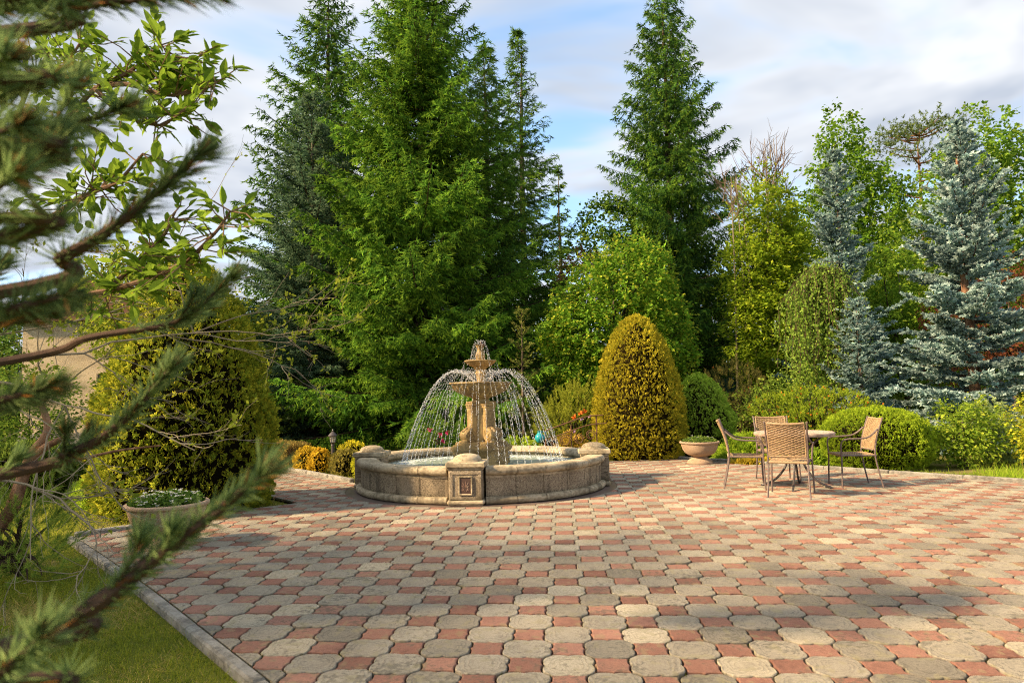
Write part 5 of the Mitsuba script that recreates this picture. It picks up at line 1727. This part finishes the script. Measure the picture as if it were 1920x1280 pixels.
def big_leaf(B, rng, P, d, up, L, W, c):
    """elliptic leaf of 8 triangles bent along its rib"""
    n = len(P)
    s = unit(np.cross(d, up))
    nn = np.cross(s, d)
    ts = np.array([0, .22, .5, .78, 1.0])
    ws = np.array([0.03, .75, 1.0, .62, 0.0])
    bend = rng.uniform(.0, .25, (n, 1))
    rib = [P + d * (L * t)[:, None] - nn * (L[:, None] * bend * t * t) for t in ts]
    v = []
    for q in range(5):
        w = (W * ws[q] * .5)[:, None]
        v += [rib[q] + s * w + nn * w * .3, rib[q], rib[q] - s * w + nn * w * .3]
    v = np.stack(v, 1)
    f = []
    for q in range(4):
        a = q * 3
        f += [[a, a + 3, a + 4], [a, a + 4, a + 1], [a + 1, a + 4, a + 5], [a + 1, a + 5, a + 2]]
    f = np.arange(n)[:, None, None] * 15 + np.array(f)
    B.add(v.reshape(-1, 3), f.reshape(-1, 3), np.repeat(c, 15, 0))


def leafy_tree():
    rng = np.random.default_rng(121)
    k = thing('broadleaf_tree', 'broad leaved tree with large fresh leaves at the upper left behind the pine', 'tree')
    put(f'{k}__trunk', trunk_mesh(-3.6, 3.7, 4.2, .10, 21), 'bark', smooth=50)
    W, B = Bag(), Bag()
    for pts, th in LEAFY_PTS:
        path = spline(pts, 22)
        W.tube(path, np.linspace(.016, .005, 22) * th, 6, (.17, .11, .075))
        cum = np.r_[0, np.cumsum(np.linalg.norm(np.diff(path, axis=0), axis=1))]
        tot = cum[-1]
        for w in range(int(tot * 34) + 6):
            s = tot * rng.uniform(.3, 1) if w > 1 else tot
            b = np.array([np.interp(s, cum, path[:, a]) for a in range(3)])
            e = b + unit(rng.normal(0, 1, 3) * [1, .8, .7] + [.35, 0, .25]) * rng.uniform(.06, .26)
            W.tube([b, (b + e) / 2 + rng.normal(0, .01, 3), e], [.004, .003, .0022], 5, (.2, .13, .08))
            m = int(rng.integers(4, 9))
            u = rng.uniform(.3, 1, m)
            P = b + (e - b) * u[:, None] + rng.normal(0, .008, (m, 3))
            d = unit((e - b) * 2.2 + rng.normal(0, .16, (m, 3)) + [0, 0, .0])
            up = unit(rng.normal(0, .45, (m, 3)) + [-.1, -.15, 1])
            L = rng.uniform(.045, .105, m)
            c = lerp((.12, .21, .022), (.26, .38, .04), rng.random((m, 1)))
            big_leaf(B, rng, P, d, up, L, L * rng.uniform(.36, .5, m), c)
    bk = W.put(f'{k}__branches', 'bark_vc')
    B.put(f'{k}__leaves', 'leaf')


LEAFY_PTS = [
    ([(-2.569, 3.600, 2.678), (-2.222, 3.400, 2.850), (-2.082, 3.350, 2.948), (-1.880, 3.300, 3.012), (-1.707, 3.250, 3.117)], 1.2),
    ([(-2.082, 3.350, 2.948), (-1.900, 3.300, 2.946), (-1.612, 3.200, 2.838), (-1.377, 3.150, 2.876)], 1),
    ([(-1.880, 3.300, 3.012), (-1.730, 3.300, 2.965), (-1.499, 3.200, 3.020)], 0.8),
    ([(-2.222, 3.400, 2.850), (-2.344, 3.500, 3.101), (-2.264, 3.500, 3.275)], 1),
    ([(-2.556, 3.600, 2.298), (-2.078, 3.300, 2.386), (-1.874, 3.200, 2.417), (-1.697, 3.100, 2.516)], 1),
    ([(-2.543, 3.600, 1.923), (-2.028, 3.400, 1.926), (-1.583, 3.200, 2.001), (-1.365, 3.100, 2.127), (-1.267, 3.050, 2.222)], 1),
    ([(-2.028, 3.400, 1.926), (-1.714, 3.300, 2.155), (-1.588, 3.200, 2.271)], 0.8),
    ([(-2.082, 3.350, 2.948), (-1.854, 3.200, 2.747), (-1.621, 3.100, 2.650), (-1.522, 3.050, 2.678)], 0.8),
    ([(-2.839, 3.800, 2.909), (-2.656, 3.700, 3.172), (-2.474, 3.600, 3.302)], 1),
]
leafy_tree()


def twiggy():
    rng = np.random.default_rng(131)
    k = thing('twiggy_shrub', 'tangled shrub of bare grey twigs with small fresh leaves in front of the golden conifer', 'shrub')
    W, B = Bag(), Bag()

    def grow(b, d, L, r, lev):
        n = 9
        p = [np.array(b, float)]
        dd = np.array(d, float)
        for q in range(n):
            dd = unit(dd + rng.normal(0, .13, 3) + [.02, 0, .02])
            p.append(p[-1] + dd * L / n)
        p = np.array(p)
        W.tube(p, np.linspace(r, r * .45, len(p)), 5 if lev < 2 else 4, lerp((.17, .14, .10), (.36, .30, .21), rng.random()))
        if lev < 3:
            for q in range(int(rng.integers(4, 7)) if lev < 2 else 3):
                i = int(rng.integers(2, n + 1))
                t = unit(p[i] - p[i - 1])
                grow(p[i], unit(t + rng.normal(0, .55, 3) * [1, 1, .75]), L * rng.uniform(.38, .62), r * .5, lev + 1)
        if lev >= 2:
            hi = p[-1][2] > 1.25
            if rng.random() < (.75 if hi else .12):
                m = int(rng.integers(4, 9))
                P = p[-1 - rng.integers(0, 4, m)] + rng.normal(0, .008, (m, 3))
                d2 = unit(rng.normal(0, 1, (m, 3)) + [.2, 0, .5])
                L2 = rng.uniform(.025, .055, m)
                c = lerp((.16, .22, .02), (.32, .36, .04), rng.random((m, 1)))
                B.kites(P, d2, unit(np.cross(d2, rng.normal(0, 1, (m, 3)))), L2, L2 * .5, c, c, .5)
    for b, d, L, r in TWIG_PTS:
        grow(b, d, L, r, 0)
    W.put(f'{k}__twigs', 'bark_vc')
    B.put(f'{k}__leaves', 'leaf')


TWIG_PTS = [
    ((-3.983, 5.000, 1.636), (0.967, -0.226, 0.115), 1.77, 0.012),
    ((-4.057, 5.100, 1.522), (0.971, -0.238, 0.021), 1.68, 0.013),
    ((-3.791, 4.800, 0.848), (0.984, 0.000, 0.180), 1.20, 0.011),
    ((-4.150, 5.200, 1.850), (0.989, -0.144, -0.030), 1.39, 0.01),
]
twiggy()


def trunk_left():
    k = thing('leaning_tree', 'leaning reddish brown trunk with spreading limbs at the left edge', 'tree')
    for pts, r0, r1 in TRUNK_PTS:
        put(f'{k}__limb', tube(spline(pts, 22), np.linspace(r0, r1, 22), 9), 'bark_red', smooth=50)


TRUNK_PTS = [
    ([(-3.904, 5.400, 0.591), (-3.829, 5.400, 0.816), (-3.710, 5.400, 0.999), (-3.420, 5.300, 1.124)], 0.05, 0.02),
    ([(-3.903, 5.400, 0.571), (-3.829, 5.400, 0.816), (-3.772, 5.400, 0.979), (-3.654, 5.400, 1.185), (-3.791, 5.400, 1.521)], 0.05, 0.02),
    ([(-3.769, 5.400, 0.905), (-3.309, 5.200, 0.940), (-2.932, 5.100, 1.009), (-2.566, 5.000, 1.048)], 0.016, 0.006),
    ([(-4.080, 5.400, 0.330), (-3.903, 5.400, 0.571)], 0.055, 0.05),
]
trunk_left()

# ------------------------------------------------------------------ trees to the left of the picture whose shade lies on the terrace
SHADE = dict(per=9, spread=.35, size=.2, wid=.6, inner=.1, amp=.5, dark=(.04, .08, .012), lite=(.09, .15, .02), tip=(.16, .2, .03))
broadleaf('shade_tree', 'leafy tree standing left of the picture and shading the terrace', -10.2, 3.0, [((0, .4, 4.5), (2.0, 2.0, 2.3)), ((0, -.6, 5.4), (2.2, 2.0, 1.7)), ((0, -3.2, 4.6), (2.0, 2.2, 2.3))], 141, n=800, trunk=.25, **SHADE)
